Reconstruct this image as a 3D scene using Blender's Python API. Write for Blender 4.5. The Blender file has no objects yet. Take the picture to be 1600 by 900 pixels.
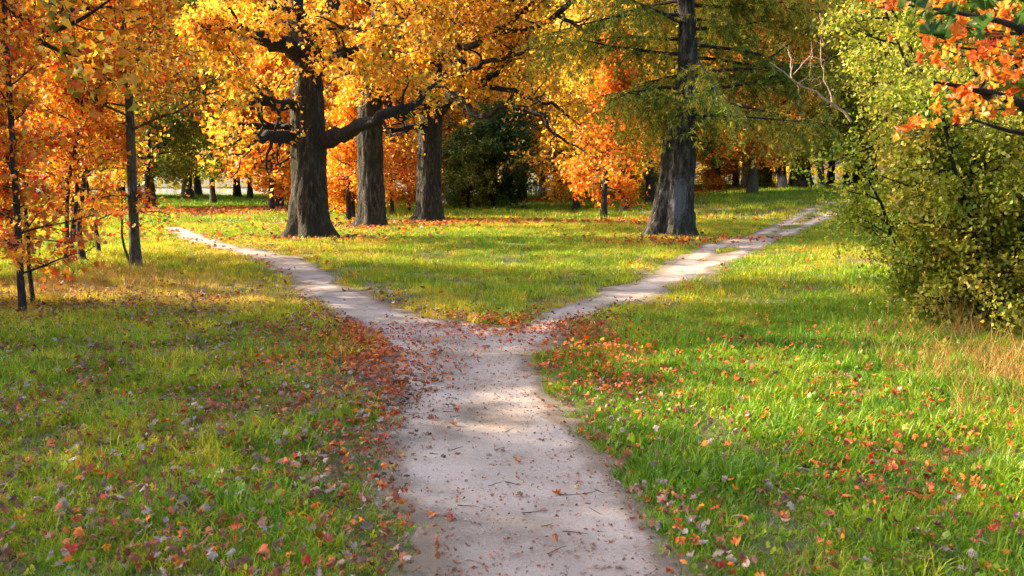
import bpy, math, random, time
import numpy as np
from mathutils import Vector, noise as mnoise
T0 = time.time()
sc = bpy.context.scene
COL = sc.collection
R = math.radians

# ------------------------------------------------------------------ camera
FPX, HOR, EYE = 1556.0, 275.0, 1.6          # focal length and horizon in photograph pixels, eye height in metres
PITCH = math.atan((450 - HOR) / FPX)
cam_d = bpy.data.cameras.new('camera'); cam = bpy.data.objects.new('camera', cam_d); COL.objects.link(cam)
cam.location = (0, 0, EYE); cam.rotation_euler = (math.pi / 2 - PITCH, 0, 0)
cam_d.sensor_width = 36; cam_d.lens = FPX * 36 / 1600; cam_d.clip_end = 3000; cam_d.clip_start = 0.1
cam_d.dof.use_dof = True; cam_d.dof.focus_distance = 14; cam_d.dof.aperture_fstop = 6.3
sc.camera = cam
# ------------------------------------------------------------------ light
SUN_AZ, SUN_EL = R(-74), R(32)              # azimuth from +y (away from the camera) towards +x
sun_to = Vector((math.sin(SUN_AZ) * math.cos(SUN_EL), math.cos(SUN_AZ) * math.cos(SUN_EL), math.sin(SUN_EL)))
w = bpy.data.worlds.new('World'); sc.world = w; w.use_nodes = True
wn = w.node_tree; bg = wn.nodes['Background']
sky = wn.nodes.new('ShaderNodeTexSky'); sky.sky_type = 'NISHITA'; sky.sun_disc = False
sky.sun_elevation = SUN_EL; sky.sun_rotation = SUN_AZ; sky.air_density = 1.0; sky.dust_density = 4.0; sky.ozone_density = 0.4
wn.links.new(sky.outputs[0], bg.inputs[0]); bg.inputs[1].default_value = 0.15
sl = bpy.data.lights.new('sun', 'SUN'); sl.energy = 4.6; sl.angle = R(0.6); sl.color = (1.0, 0.80, 0.52)
so = bpy.data.objects.new('sun', sl); COL.objects.link(so)
so.rotation_euler = (-sun_to).to_track_quat('-Z', 'Y').to_euler(); so.location = (-40, 10, 30)
sc.view_settings.view_transform = 'Standard'; sc.view_settings.look = 'None'
sc.view_settings.exposure = 1.88; sc.view_settings.gamma = 1.0
sc.cycles.max_bounces = 7; sc.cycles.diffuse_bounces = 4; sc.cycles.glossy_bounces = 2
sc.cycles.transmission_bounces = 5; sc.cycles.transparent_max_bounces = 4
sc.cycles.sample_clamp_indirect = 3.0; sc.cycles.caustics_reflective = False; sc.cycles.caustics_refractive = False
sc.cycles.use_adaptive_sampling = True; sc.cycles.adaptive_threshold = 0.01; sc.cycles.use_denoising = True; sc.cycles.denoiser = 'OPENIMAGEDENOISE'; sc.cycles.denoising_input_passes = 'RGB_ALBEDO_NORMAL'; sc.cycles.denoising_prefilter = 'NONE'

# ------------------------------------------------------------------ ground shape and pixel helpers
def sstep(a, b, t):
    t = np.clip((t - a) / (b - a), 0, 1); return t * t * (3 - 2 * t)
def gz(x, y):
    x = np.asarray(x, float); y = np.asarray(y, float)
    m = 0.85 * sstep(2.0, 15.0, x) * sstep(24, 50, y)
    u = 0.05 * np.sin(x * 0.35 + 1.3) * np.cos(y * 0.22) * sstep(6, 14, np.hypot(x, y)) + 0.02 * np.sin(x * 1.1 + y * 0.6)
    far = -2.2 * sstep(84, 96, y)
    return m + u + far + 0.10 * sstep(4.5, 7.5, x) * sstep(4, 9, y) * (1 - sstep(20, 30, y))
cp, sp = math.cos(PITCH), math.sin(PITCH)
def ray(u, v):
    a = (np.asarray(u, float) - 800) / FPX; b = (450 - np.asarray(v, float)) / FPX
    return a, cp + b * sp, -sp + b * cp
def at_depth(u, v, d):
    a, yy, zz = ray(u, v); return np.array([a / yy * d, d, EYE + zz / yy * d])
def at(u, v):
    a, yy, zz = ray(u, v); d = 3.0
    while d < 200:
        if EYE + zz / yy * d <= float(gz(a / yy * d, d)): break
        d += 0.02 if d < 20 else 0.08
    x = a / yy * d; return np.array([x, d, float(gz(x, d))])
def gpt(u, d):                                    # ground point below picture column u at distance d
    x = (u - 800) / FPX * d; return (x, d, float(gz(x, d)))
def vnoise(x, y, s, seed=0):                      # cheap smooth value noise, numpy
    x = np.asarray(x) / s + 37.1 * seed; y = np.asarray(y) / s - 17.7 * seed
    xi = np.floor(x).astype(np.int64); yi = np.floor(y).astype(np.int64); fx = x - xi; fy = y - yi
    fx = fx * fx * (3 - 2 * fx); fy = fy * fy * (3 - 2 * fy)
    def h(i, j):
        n = (i * 374761393 + j * 668265263 + seed * 974711) & 0x7fffffff
        n = ((n ^ (n >> 13)) * 1274126177) & 0x7fffffff
        return ((n ^ (n >> 16)) & 0xffff) / 65535.0
    return (h(xi, yi) * (1 - fx) + h(xi + 1, yi) * fx) * (1 - fy) + (h(xi, yi + 1) * (1 - fx) + h(xi + 1, yi + 1) * fx) * fy

# ------------------------------------------------------------------ mesh helpers
def mesh_np(name, V, faces, mat=None, attrs=None, smooth=False):
    me = bpy.data.meshes.new(name)
    V = np.asarray(V, np.float32).reshape(-1, 3)
    if not isinstance(faces, list): faces = [faces]
    faces = [np.asarray(f, np.int32) for f in faces if len(f)]
    li = np.concatenate([f.ravel() for f in faces]); tot = np.concatenate([np.full(len(f), f.shape[1], np.int32) for f in faces])
    st = np.concatenate([[0], np.cumsum(tot)[:-1]]).astype(np.int32)
    me.vertices.add(len(V)); me.vertices.foreach_set('co', V.ravel())
    me.loops.add(len(li)); me.loops.foreach_set('vertex_index', li)
    me.polygons.add(len(tot)); me.polygons.foreach_set('loop_start', st)
    try: me.polygons.foreach_set('loop_total', tot)
    except Exception: pass
    if smooth: me.polygons.foreach_set('use_smooth', np.ones(len(tot), bool))
    for k, a in (attrs or {}).items():
        at_ = me.attributes.new(k, 'FLOAT_COLOR', 'POINT'); a = np.asarray(a, np.float32)
        if a.shape[1] == 3: a = np.hstack([a, np.ones((len(a), 1), np.float32)])
        at_.data.foreach_set('color', np.ascontiguousarray(a).ravel())
    me.update(calc_edges=True); me.validate()
    if mat: me.materials.append(mat)
    return me
def obj(name, me, parent=None, **props):
    o = bpy.data.objects.new(name, me); COL.objects.link(o)
    if parent is not None: o.parent = parent
    for k, v in props.items():
        if v is not None: o[k] = v
    return o
def thing(name, loc, label, category, group=None, rz=0.0, scale=1.0):
    o = bpy.data.objects.new(name, None); COL.objects.link(o); o.location = loc; o.rotation_euler = (0, 0, rz); o.scale = (scale,) * 3
    o.empty_display_size = 0.3
    o['label'] = label; o['category'] = category
    if group: o['group'] = group
    return o
def copy_thing(root, loc, rz, scale, label, group, mats=None, name=None):
    r = root.copy(); COL.objects.link(r); r.location = loc; r.rotation_euler = (0, 0, rz); r.scale = (scale,) * 3
    r['label'] = label
    if group: r['group'] = group
    if name: r.name = name
    for ch in list(root.children):
        c = ch.copy(); COL.objects.link(c); c.parent = r
        if mats and ch.name.split('.')[0] in mats:
            c.material_slots[0].link = 'OBJECT'; c.material_slots[0].material = mats[ch.name.split('.')[0]]
    return r
def norm(v): return v / (np.linalg.norm(v, axis=-1, keepdims=True) + 1e-9)

class Wood:
    def __init__(s): s.V = []; s.F = []; s.n = 0
    def tube(s, P, rad, sides=6, lobes=0.0, seed=0, flare=None, cap=True):
        P = np.asarray(P, float); rad = np.asarray(rad, float); n = len(P)
        T = np.gradient(P, axis=0); T = norm(T)
        ref = np.array([1.0, 0, 0]) if abs(T[0][0]) < 0.8 else np.array([0, 1.0, 0])
        A = norm(np.cross(T, ref)); B = np.cross(T, A)
        th = np.arange(sides) * 2 * math.pi / sides
        rr = np.repeat(rad[:, None], sides, 1)
        if lobes:
            rg = np.random.default_rng(seed); ph = rg.uniform(0, 6.28, 6)
            tt = np.linspace(0, 1, n)[:, None]
            m = 0.45 * np.sin(th * 3 + ph[0] + tt * 1.2) + 0.3 * np.sin(th * 5 + ph[1] - tt * 2) + 0.2 * np.sin(th * 8 + ph[2] + 3 * tt) + 0.3 * np.sin(th * 2 + ph[3] + 6 * tt)
            rr = rr * (1 + lobes * m)
            # bark ridges: narrow vertical furrows, real relief
            rid = np.abs(np.sin(th * (sides / 5.0) + 2.2 * np.sin(tt * 9 + ph[4]) + 1.3 * np.sin(tt * 31 + th)))
            zz_ = np.repeat(np.arange(n)[:, None] * (np.linalg.norm(P[-1] - P[0]) / n), sides, 1); ct, st_ = np.cos(th)[None] * 8, np.sin(th)[None] * 8
            fur = vnoise(ct + zz_ * 1.0, st_ + zz_ * .4, 1.0, 51) * .6 + vnoise(ct * 2.2 + zz_ * 2.5, st_ * 2.2 - zz_ * 1.6, 1.0, 52) * .4
            rr = rr * (1 + (0.04 * (rid - 0.5) + .17 * (np.abs(fur - .5) * 2 - .3)) * (1 if sides > 30 else .4))
        if flare is not None: rr = rr * flare(th[None, :], np.linspace(0, 1, n)[:, None])
        V = P[:, None, :] + rr[:, :, None] * (np.cos(th)[None, :, None] * A[:, None, :] + np.sin(th)[None, :, None] * B[:, None, :])
        i = np.arange(n - 1)[:, None] * sides; j = np.arange(sides)[None, :]; k = (j + 1) % sides
        F = np.stack([i + j, i + k, i + sides + k, i + sides + j], -1).reshape(-1, 4) + s.n
        s.V.append(V.reshape(-1, 3)); s.F.append(F); s.n += n * sides
        return s
    def build(s, name, mat, parent=None, **kw):
        me = mesh_np(name, np.concatenate(s.V), np.concatenate(s.F), mat, smooth=True)
        return obj(name, me, parent, **kw)

def resample(P, n, k=3):
    P = np.asarray(P, float); m = len(P)
    d = np.concatenate([[0], np.cumsum(np.linalg.norm(np.diff(P[:, :3], axis=0), axis=1))]); t = np.linspace(0, d[-1], n)
    out = np.stack([np.interp(t, d, P[:, c]) for c in range(P.shape[1])], 1)
    for _ in range(k):
        out[1:-1] = 0.25 * out[:-2] + 0.5 * out[1:-1] + 0.25 * out[2:]
    return out
def wander(rg, p0, d0, L, n, gn=0.25, up=0.0):
    P = [np.array(p0, float)]; d = norm(np.array(d0, float)); s = L / n
    for i in range(n):
        d = norm(d + rg.normal(0, gn, 3) + np.array([0, 0, up])); P.append(P[-1] + d * s)
    return np.array(P)

KITE_V = np.array([[0, -0.05, 0], [0.38, 0.42, 0.10], [0, 1.0, -0.06], [-0.38, 0.42, 0.10]])
KITE_F = np.array([[0, 1, 2], [0, 2, 3]])
def maple_outline(curl=0.15, seed=0, oak=False):
    rg = np.random.default_rng(seed)
    if oak:
        prof = [(0.0, 0.03), (0.15, 0.12), (0.22, 0.10), (0.34, 0.27), (0.42, 0.14), (0.56, 0.34), (0.64, 0.17), (0.78, 0.28), (0.86, 0.16), (1.0, 0.05)]
        pts = [(w_, t) for t, w_ in prof] + [(-w_, t) for t, w_ in prof[::-1]]
    else:
        pol = [(-90, .06)]
        lob = [(-38, .44), (6, .60), (48, .68), (90, .76), (132, .68), (174, .60), (218, .44)]
        for i_, (la, ll) in enumerate(lob):
            pol += [(la - 15, ll * .74), (la - 8, ll * .84), (la, ll), (la + 8, ll * .84), (la + 15, ll * .74)]
            if i_ < 6: pol.append(((la + lob[i_ + 1][0]) / 2, .44 + .04 * (i_ % 2)))
        pts = [(r * math.cos(R(a)) * rg.uniform(.88, 1.1), .38 + r * math.sin(R(a)) * rg.uniform(.9, 1.08)) for a, r in pol]
    V = [(0, 0.38 if not oak else 0.5, 0)] + [(x, y, 0) for x, y in pts]
    V = np.array(V, float); r2 = V[:, 0] ** 2 + (V[:, 1] - .4) ** 2
    ph = rg.uniform(0, 6.28)
    V[:, 2] = curl * (r2 * 1.6 * math.cos(ph) + 0.5 * np.abs(V[:, 0]) + 0.35 * V[:, 0] * V[:, 1] * rg.uniform(-2, 2)) + curl * .25 * rg.normal(size=len(V)) * (r2 > .05)
    n = len(pts); F = np.array([[0, 1 + i, 1 + (i + 1) % n] for i in range(n)])
    return V, F
STAR_V = np.array([(0, .35, 0)] + [(r * math.cos(R(a)), .35 + r * math.sin(R(a)), .18 * r * (i % 2)) for i, (a, r) in enumerate([(-90, .3), (0, .55), (25, .25), (52, .6), (70, .3), (90, .68), (110, .3), (128, .6), (155, .25), (180, .55)])])
STAR_F = np.array([[0, 1 + i, 1 + (i + 1) % 10] for i in range(10)])
TRI5_V = np.array([[0, 0, 0], [.5, .35, .1], [.22, .5, 0], [0, 1, -.1], [-.22, .5, 0], [-.5, .35, .1]])
TRI5_F = np.array([[0, 1, 2], [0, 2, 3], [0, 3, 4], [0, 4, 5]])

def leaves_mesh(name, rg, C, size, mat, tmpl=(KITE_V, KITE_F), upb=0.35, svar=0.5, clump=1.2, droop=0.5):
    C = np.asarray(C); N = len(C); TV, TF = tmpl
    nrm = rg.normal(size=(N, 3)); nrm[:, 2] += upb; nrm = norm(nrm)
    ax = rg.normal(size=(N, 3)); ax[:, 2] -= droop; ax = norm(ax - (ax * nrm).sum(1, keepdims=True) * nrm); bx = np.cross(ax, nrm)
    s = size * rg.uniform(1 - svar, 1 + svar, N)
    V = C[:, None, :] + s[:, None, None] * (TV[None, :, 0:1] * bx[:, None, :] + TV[None, :, 1:2] * ax[:, None, :] + TV[None, :, 2:3] * nrm[:, None, :])
    F = (np.arange(N)[:, None, None] * len(TV) + TF[None]).reshape(-1, TF.shape[1])
    cn = vnoise(C[:, 0] + C[:, 2] * .7, C[:, 1] - C[:, 2] * .6, clump, 3) * .6 + vnoise(C[:, 0] - C[:, 2], C[:, 1] + C[:, 2], clump * .4, 5) * .4
    a = np.stack([rg.uniform(0, 1, N), rg.uniform(0, 1, N), cn, np.ones(N)], 1)
    return mesh_np(name, V.reshape(-1, 3), F, mat, {'rnd': np.repeat(a, len(TV), 0)})

# ------------------------------------------------------------------ materials
def new_mat(name):
    m = bpy.data.materials.new(name); m.use_nodes = True; nt = m.node_tree; nt.nodes.clear()
    return m, nt, nt.nodes.new, nt.links.new
def ramp(nt, fac, stops, interp='LINEAR'):
    r = nt.nodes.new('ShaderNodeValToRGB'); cr = r.color_ramp; cr.interpolation = interp
    while len(cr.elements) > 1: cr.elements.remove(cr.elements[-1])
    cr.elements[0].position = stops[0][0]; cr.elements[0].color = (*stops[0][1], 1)
    for p, c in stops[1:]:
        e = cr.elements.new(p); e.color = (*c, 1)
    nt.links.new(fac, r.inputs[0]); return r.outputs[0]
def mth(nt, op, a, b=None):
    n = nt.nodes.new('ShaderNodeMath'); n.operation = op
    for i, q in enumerate((a, b)):
        if q is None: continue
        if isinstance(q, (int, float)): n.inputs[i].default_value = q
        else: nt.links.new(q, n.inputs[i])
    return n.outputs[0]
def leaf_shader(nt, col, trans=0.45, gloss=0.05, rough=0.45):
    new, lk = nt.nodes.new, nt.links.new
    d = new('ShaderNodeBsdfDiffuse'); t = new('ShaderNodeBsdfTranslucent'); g = new('ShaderNodeBsdfGlossy'); g.inputs['Roughness'].default_value = rough
    g.inputs['Color'].default_value = (.9, .9, .9, 1)
    m = new('ShaderNodeMixShader'); m.inputs[0].default_value = trans
    m2 = new('ShaderNodeMixShader'); m2.inputs[0].default_value = gloss
    lk(col, d.inputs[0]); lk(col, t.inputs[0]); lk(d.outputs[0], m.inputs[1]); lk(t.outputs[0], m.inputs[2])
    lk(m.outputs[0], m2.inputs[1]); lk(g.outputs[0], m2.inputs[2])
    o = new('ShaderNodeOutputMaterial'); lk(m2.outputs[0], o.inputs[0])
def leaf_mat(name, stops, trans=0.45, instancer=False, cluster=0.5, gloss=0.03, vlo=0.5, vhi=1.3):
    m, nt, new, lk = new_mat(name)
    a = new('ShaderNodeAttribute'); a.attribute_name = 'rnd'; a.attribute_type = 'INSTANCER' if instancer else 'GEOMETRY'
    s = new('ShaderNodeSeparateColor'); lk(a.outputs['Color'], s.inputs[0])
    f = mth(nt, 'ADD', mth(nt, 'MULTIPLY', s.outputs[0], 1 - cluster), mth(nt, 'MULTIPLY', s.outputs[2], cluster))
    c = ramp(nt, f, stops)
    h = new('ShaderNodeHueSaturation'); lk(c, h.inputs['Color'])
    lk(mth(nt, 'ADD', mth(nt, 'MULTIPLY', s.outputs[1], vhi - vlo), vlo), h.inputs['Value'])
    leaf_shader(nt, h.outputs[0], trans, gloss)
    return m
RED, DRED, ORA, GOLD, YEL, OLV, GRN, DGR = (.66, .07, .012), (.34, .03, .012), (.84, .25, .015), (.86, .42, .02), (.90, .62, .06), (.36, .33, .03), (.12, .20, .02), (.03, .085, .015)
M = {}
M['oak_leaf'] = leaf_mat('oak_leaf', [(.12, (.16, .22, .02)), (.26, OLV), (.36, YEL), (.5, GOLD), (.62, ORA), (.74, YEL), (.86, GOLD), (.95, (.4, .12, .02))], .56, cluster=.5, vlo=.5, vhi=1.35)
M['orange_leaf'] = leaf_mat('orange_leaf', [(.1, (.45, .42, .03)), (.22, YEL), (.34, GOLD), (.46, ORA), (.55, (.86, .18, .012)), (.63, ORA), (.74, GOLD), (.86, YEL), (.96, RED)], .58)
M['red_leaf'] = leaf_mat('red_leaf', [(.12, OLV), (.22, YEL), (.31, GOLD), (.38, ORA), (.43, RED), (.53, (.78, .11, .015)), (.58, ORA), (.66, GOLD), (.76, YEL), (.84, ORA), (.93, DRED)], .45)
M['mixed_leaf'] = leaf_mat('mixed_leaf', [(.1, GRN), (.25, OLV), (.36, YEL), (.46, GOLD), (.54, ORA), (.60, RED), (.68, GOLD), (.8, YEL), (.92, RED)], .45)
M['gold_leaf'] = leaf_mat('gold_leaf', [(.1, (.22, .28, .02)), (.28, (.52, .46, .03)), (.45, YEL), (.6, (.9, .55, .03)), (.75, GOLD), (.92, ORA)], .58)
M['yellowgreen_leaf'] = leaf_mat('yellowgreen_leaf', [(.12, GRN), (.32, (.22, .32, .02)), (.52, (.36, .40, .03)), (.72, (.58, .48, .04)), (.9, GOLD)], .55)
M['green_leaf'] = leaf_mat('green_leaf', [(.2, (.04, .09, .01)), (.45, (.11, .17, .012)), (.7, (.19, .22, .02)), (.88, (.46, .34, .03))], .4)
M['dark_leaf'] = leaf_mat('dark_leaf', [(.2, (.02, .06, .012)), (.5, (.045, .12, .02)), (.75, (.08, .17, .025)), (.93, (.4, .26, .02))], .4)
M['bush_leaf'] = leaf_mat('bush_leaf', [(.12, (.08, .17, .010)), (.34, (.17, .28, .014)), (.55, (.30, .38, .02)), (.74, (.52, .46, .035)), (.9, (.78, .60, .08))], .4, vlo=.6, vhi=1.35)
M['bush_gold'] = leaf_mat('bush_gold', [(.15, (.18, .28, .015)), (.42, (.36, .42, .03)), (.7, (.62, .50, .07)), (.9, (.72, .45, .06))], .45)
M['needle'] = leaf_mat('needle', [(.15, (.07, .15, .015)), (.36, (.15, .26, .018)), (.52, (.32, .36, .025)), (.72, (.66, .48, .03)), (.92, (.78, .48, .03))], .5)

def bark_mat(name, c1, c2, c3, scale=1.0, moss=None, patch=None, white=None):
    m, nt, new, lk = new_mat(name)
    tc = new('ShaderNodeTexCoord'); mp = new('ShaderNodeMapping'); mp.inputs['Scale'].default_value = (9 * scale, 9 * scale, 2.6 * scale)
    lk(tc.outputs['Object'], mp.inputs[0])
    n = new('ShaderNodeTexNoise'); n.inputs['Scale'].default_value = 1.6; n.inputs['Detail'].default_value = 8; n.inputs['Roughness'].default_value = .7; lk(mp.outputs[0], n.inputs[0])
    c = ramp(nt, n.outputs[0], [(.38, c1), (.5, c2), (.61, c3)])
    n2 = new('ShaderNodeTexNoise'); n2.inputs['Scale'].default_value = 1.1; n2.inputs['Detail'].default_value = 4; lk(tc.outputs['Object'], n2.inputs[0])
    if moss:
        mx = new('ShaderNodeMixRGB'); mx.inputs[2].default_value = (*moss, 1); lk(c, mx.inputs[1])
        lk(ramp(nt, n2.outputs[0], [(.42, (0, 0, 0)), (.62, (.75, .75, .75))]), mx.inputs[0]); c = mx.outputs[0]
    if patch:
        a = new('ShaderNodeAttribute'); a.attribute_name = 'patch'
        n3 = new('ShaderNodeTexNoise'); n3.inputs['Scale'].default_value = 16; n3.inputs['Roughness'].default_value = .75; n3.inputs['Detail'].default_value = 6; lk(tc.outputs['Object'], n3.inputs[0])
        f = ramp(nt, mth(nt, 'ADD', a.outputs['Fac'], mth(nt, 'MULTIPLY', n3.outputs[0], 1.0)), [(.80, (0, 0, 0)), (1.0, (.75, .75, .75)), (1.15, (.9, .9, .9))])
        mx = new('ShaderNodeMixRGB'); mx.inputs[2].default_value = (*patch, 1); lk(c, mx.inputs[1]); lk(f, mx.inputs[0]); c = mx.outputs[0]
    if white:
        sx = new('ShaderNodeSeparateXYZ'); lk(tc.outputs['Object'], sx.inputs[0])
        f = ramp(nt, mth(nt, 'ADD', mth(nt, 'DIVIDE', sx.outputs[2], 3.0), mth(nt, 'MULTIPLY', n.outputs[0], .25)), [(white, (.85, .85, .85)), (white + .06, (0, 0, 0))])
        mx = new('ShaderNodeMixRGB'); mx.inputs[2].default_value = (.5, .5, .52, 1); lk(c, mx.inputs[1]); lk(f, mx.inputs[0]); c = mx.outputs[0]
    b = new('ShaderNodeBump'); b.inputs['Strength'].default_value = 1.0; b.inputs['Distance'].default_value = .14 / scale; lk(n.outputs[0], b.inputs['Height'])
    p = new('ShaderNodeBsdfPrincipled'); p.inputs['Roughness'].default_value = .9; lk(c, p.inputs['Base Color']); lk(b.outputs[0], p.inputs['Normal'])
    o = new('ShaderNodeOutputMaterial'); lk(p.outputs[0], o.inputs[0]); return m
M['oak_bark'] = bark_mat('oak_bark', (.004, .0035, .003), (.02, .0155, .011), (.10, .077, .055), .9, moss=(.026, .027, .007))
M['limb_bark'] = bark_mat('limb_bark', (.004, .0035, .003), (.011, .009, .0075), (.034, .027, .021), 1.6)
M['thin_bark'] = bark_mat('thin_bark', (.008, .006, .005), (.026, .02, .015), (.065, .05, .038), 2.2)
M['grey_bark'] = bark_mat('grey_bark', (.018, .015, .013), (.055, .046, .038), (.13, .115, .10), 2.0, moss=(.10, .10, .03))
M['larch_bark'] = bark_mat('larch_bark', (.005, .0045, .004), (.045, .037, .030), (.20, .165, .14), .7, moss=(.018, .027, .006), patch=(.16, .17, .19))
M['white_bark'] = bark_mat('white_bark', (.015, .012, .01), (.045, .038, .03), (.10, .085, .07), 1.0, white=.36)
M['dead_wood'] = bark_mat('dead_wood', (.25, .17, .12), (.42, .30, .24), (.58, .45, .38), 5)

def ground_mat():
    m, nt, new, lk = new_mat('meadow_soil')
    tc = new('ShaderNodeTexCoord')
    n = new('ShaderNodeTexNoise'); n.inputs['Scale'].default_value = .35; n.inputs['Detail'].default_value = 9; n.inputs['Roughness'].default_value = .65; lk(tc.outputs['Object'], n.inputs[0])
    c = ramp(nt, n.outputs[0], [(.35, (.045, .05, .015)), (.5, (.075, .075, .022)), (.62, (.11, .09, .035)), (.7, (.12, .08, .035))])
    n2 = new('ShaderNodeTexNoise'); n2.inputs['Scale'].default_value = 26; n2.inputs['Detail'].default_value = 8; lk(tc.outputs['Object'], n2.inputs[0])
    c2 = ramp(nt, n2.outputs[0], [(.35, (.03, .025, .012)), (.5, (.07, .06, .022)), (.65, (.13, .09, .045))])
    g = new('ShaderNodeVectorMath'); g.operation = 'LENGTH'; lk(tc.outputs['Object'], g.inputs[0])
    mx = new('ShaderNodeMixRGB'); lk(c, mx.inputs[1]); lk(c2, mx.inputs[2])
    lk(ramp(nt, mth(nt, 'ADD', n2.outputs[0], mth(nt, 'MULTIPLY', n.outputs[0], .5)), [(.6, (.1, .1, .1)), (.85, (.7, .7, .7))]), mx.inputs[0])
    b = new('ShaderNodeBump'); b.inputs['Strength'].default_value = .8; b.inputs['Distance'].default_value = .04; lk(n2.outputs[0], b.inputs['Height'])
    p = new('ShaderNodeBsdfPrincipled'); p.inputs['Roughness'].default_value = .95; lk(mx.outputs[0], p.inputs['Base Color']); lk(b.outputs[0], p.inputs['Normal'])
    o = new('ShaderNodeOutputMaterial'); lk(p.outputs[0], o.inputs[0]); return m
M['ground'] = ground_mat()
def path_mat():
    m, nt, new, lk = new_mat('trodden_earth')
    tc = new('ShaderNodeTexCoord'); a = new('ShaderNodeAttribute'); a.attribute_name = 'edge'
    n = new('ShaderNodeTexNoise'); n.inputs['Scale'].default_value = 1.3; n.inputs['Detail'].default_value = 7; n.inputs['Roughness'].default_value = .6; lk(tc.outputs['Object'], n.inputs[0])
    c = ramp(nt, n.outputs[0], [(.30, (.15, .117, .088)), (.42, (.26, .215, .18)), (.52, (.335, .28, .245)), (.64, (.40, .34, .305))])
    n2 = new('ShaderNodeTexNoise'); n2.inputs['Scale'].default_value = 45; n2.inputs['Detail'].default_value = 10; n2.inputs['Roughness'].default_value = .75; lk(tc.outputs['Object'], n2.inputs[0])
    mx = new('ShaderNodeMixRGB'); mx.blend_type = 'MULTIPLY'; mx.inputs[0].default_value = .85; lk(c, mx.inputs[1])
    lk(ramp(nt, n2.outputs[0], [(.28, (.45, .42, .40)), (.43, (.92, .91, .9)), (.6, (1, 1, 1)), (.72, (1.0, 1.0, 1.0))]), mx.inputs[2])
    vo = new('ShaderNodeTexVoronoi'); vo.inputs['Scale'].default_value = 38; lk(tc.outputs['Object'], vo.inputs[0])
    mx3 = new('ShaderNodeMixRGB'); mx3.inputs[2].default_value = (.11, .085, .065, 1); lk(mx.outputs[0], mx3.inputs[1])
    lk(mth(nt, 'MULTIPLY', ramp(nt, vo.outputs['Distance'], [(.10, (1, 1, 1)), (.17, (0, 0, 0))]), ramp(nt, n.outputs[0], [(.45, (.8, .8, .8)), (.62, (0, 0, 0))])), mx3.inputs[0])
    mx2 = new('ShaderNodeMixRGB'); mx2.inputs[2].default_value = (.16, .12, .085, 1); lk(mx3.outputs[0], mx2.inputs[1])
    e = mth(nt, 'ADD', a.outputs['Fac'], mth(nt, 'MULTIPLY', mth(nt, 'SUBTRACT', n2.outputs[0], .5), .9))
    lk(ramp(nt, e, [(.15, (.9, .9, .9)), (.7, (0, 0, 0))]), mx2.inputs[0])
    b = new('ShaderNodeBump'); b.inputs['Strength'].default_value = .8; b.inputs['Distance'].default_value = .016; lk(n2.outputs[0], b.inputs['Height'])
    b2 = new('ShaderNodeBump'); b2.inputs['Strength'].default_value = .5; b2.inputs['Distance'].default_value = .05; lk(n.outputs[0], b2.inputs['Height']); lk(b.outputs[0], b2.inputs['Normal'])
    p = new('ShaderNodeBsdfPrincipled'); p.inputs['Roughness'].default_value = .93; lk(mx2.outputs[0], p.inputs['Base Color']); lk(b2.outputs[0], p.inputs['Normal'])
    o = new('ShaderNodeOutputMaterial'); lk(p.outputs[0], o.inputs[0]); return m
M['path'] = path_mat()
M['grass'] = leaf_mat('grass', [(0, (.03, .09, .005)), (.12, (.055, .16, .006)), (.30, (.10, .24, .007)), (.48, (.19, .33, .010)), (.66, (.38, .41, .016)), (.80, (.70, .50, .035)), (.97, (.55, .38, .12))], .4, instancer=True, cluster=.62, gloss=.025, vlo=.6, vhi=1.35)
M['dry_grass'] = leaf_mat('dry_grass', [(.1, (.20, .20, .03)), (.4, (.42, .28, .06)), (.7, (.55, .31, .07)), (.95, (.45, .20, .05))], .35, instancer=True)
M['litter'] = leaf_mat('litter', [(.03, (.46, .35, .29)), (.14, (.33, .22, .17)), (.24, (.22, .11, .06)), (.40, (.26, .09, .035)), (.54, (.48, .14, .05)), (.66, (.62, .10, .03)), (.78, (.72, .17, .02)), (.90, (.80, .34, .03)), (.98, (.70, .05, .02))], .25, instancer=True, cluster=1.0)
def flat_mat(name, col, rough=.8, spec=.3, metal=0):
    m, nt, new, lk = new_mat(name)
    tc = new('ShaderNodeTexCoord'); n = new('ShaderNodeTexNoise'); n.inputs['Scale'].default_value = 7; n.inputs['Detail'].default_value = 6; lk(tc.outputs['Object'], n.inputs[0])
    c = ramp(nt, n.outputs[0], [(.3, tuple(v * .75 for v in col)), (.7, tuple(min(1, v * 1.15) for v in col))])
    p = new('ShaderNodeBsdfPrincipled'); p.inputs['Roughness'].default_value = rough; lk(c, p.inputs['Base Color'])
    o = new('ShaderNodeOutputMaterial'); lk(p.outputs[0], o.inputs[0]); return m
M['fence'] = flat_mat('fence_paint', (.55, .52, .55)); M['stone'] = flat_mat('grey_stone', (.35, .33, .33))
def water_mat():
    m, nt, new, lk = new_mat('lake_water')
    tc = new('ShaderNodeTexCoord'); n = new('ShaderNodeTexNoise'); n.inputs['Scale'].default_value = 1.2; n.inputs['Detail'].default_value = 5; lk(tc.outputs['Object'], n.inputs[0])
    b = new('ShaderNodeBump'); b.inputs['Strength'].default_value = .3; b.inputs['Distance'].default_value = .05; lk(n.outputs[0], b.inputs['Height'])
    p = new('ShaderNodeBsdfPrincipled'); p.inputs['Base Color'].default_value = (.10, .13, .16, 1); p.inputs['Roughness'].default_value = .12; lk(b.outputs[0], p.inputs['Normal'])
    o = new('ShaderNodeOutputMaterial'); lk(p.outputs[0], o.inputs[0]); return m
M['water'] = water_mat()
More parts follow.
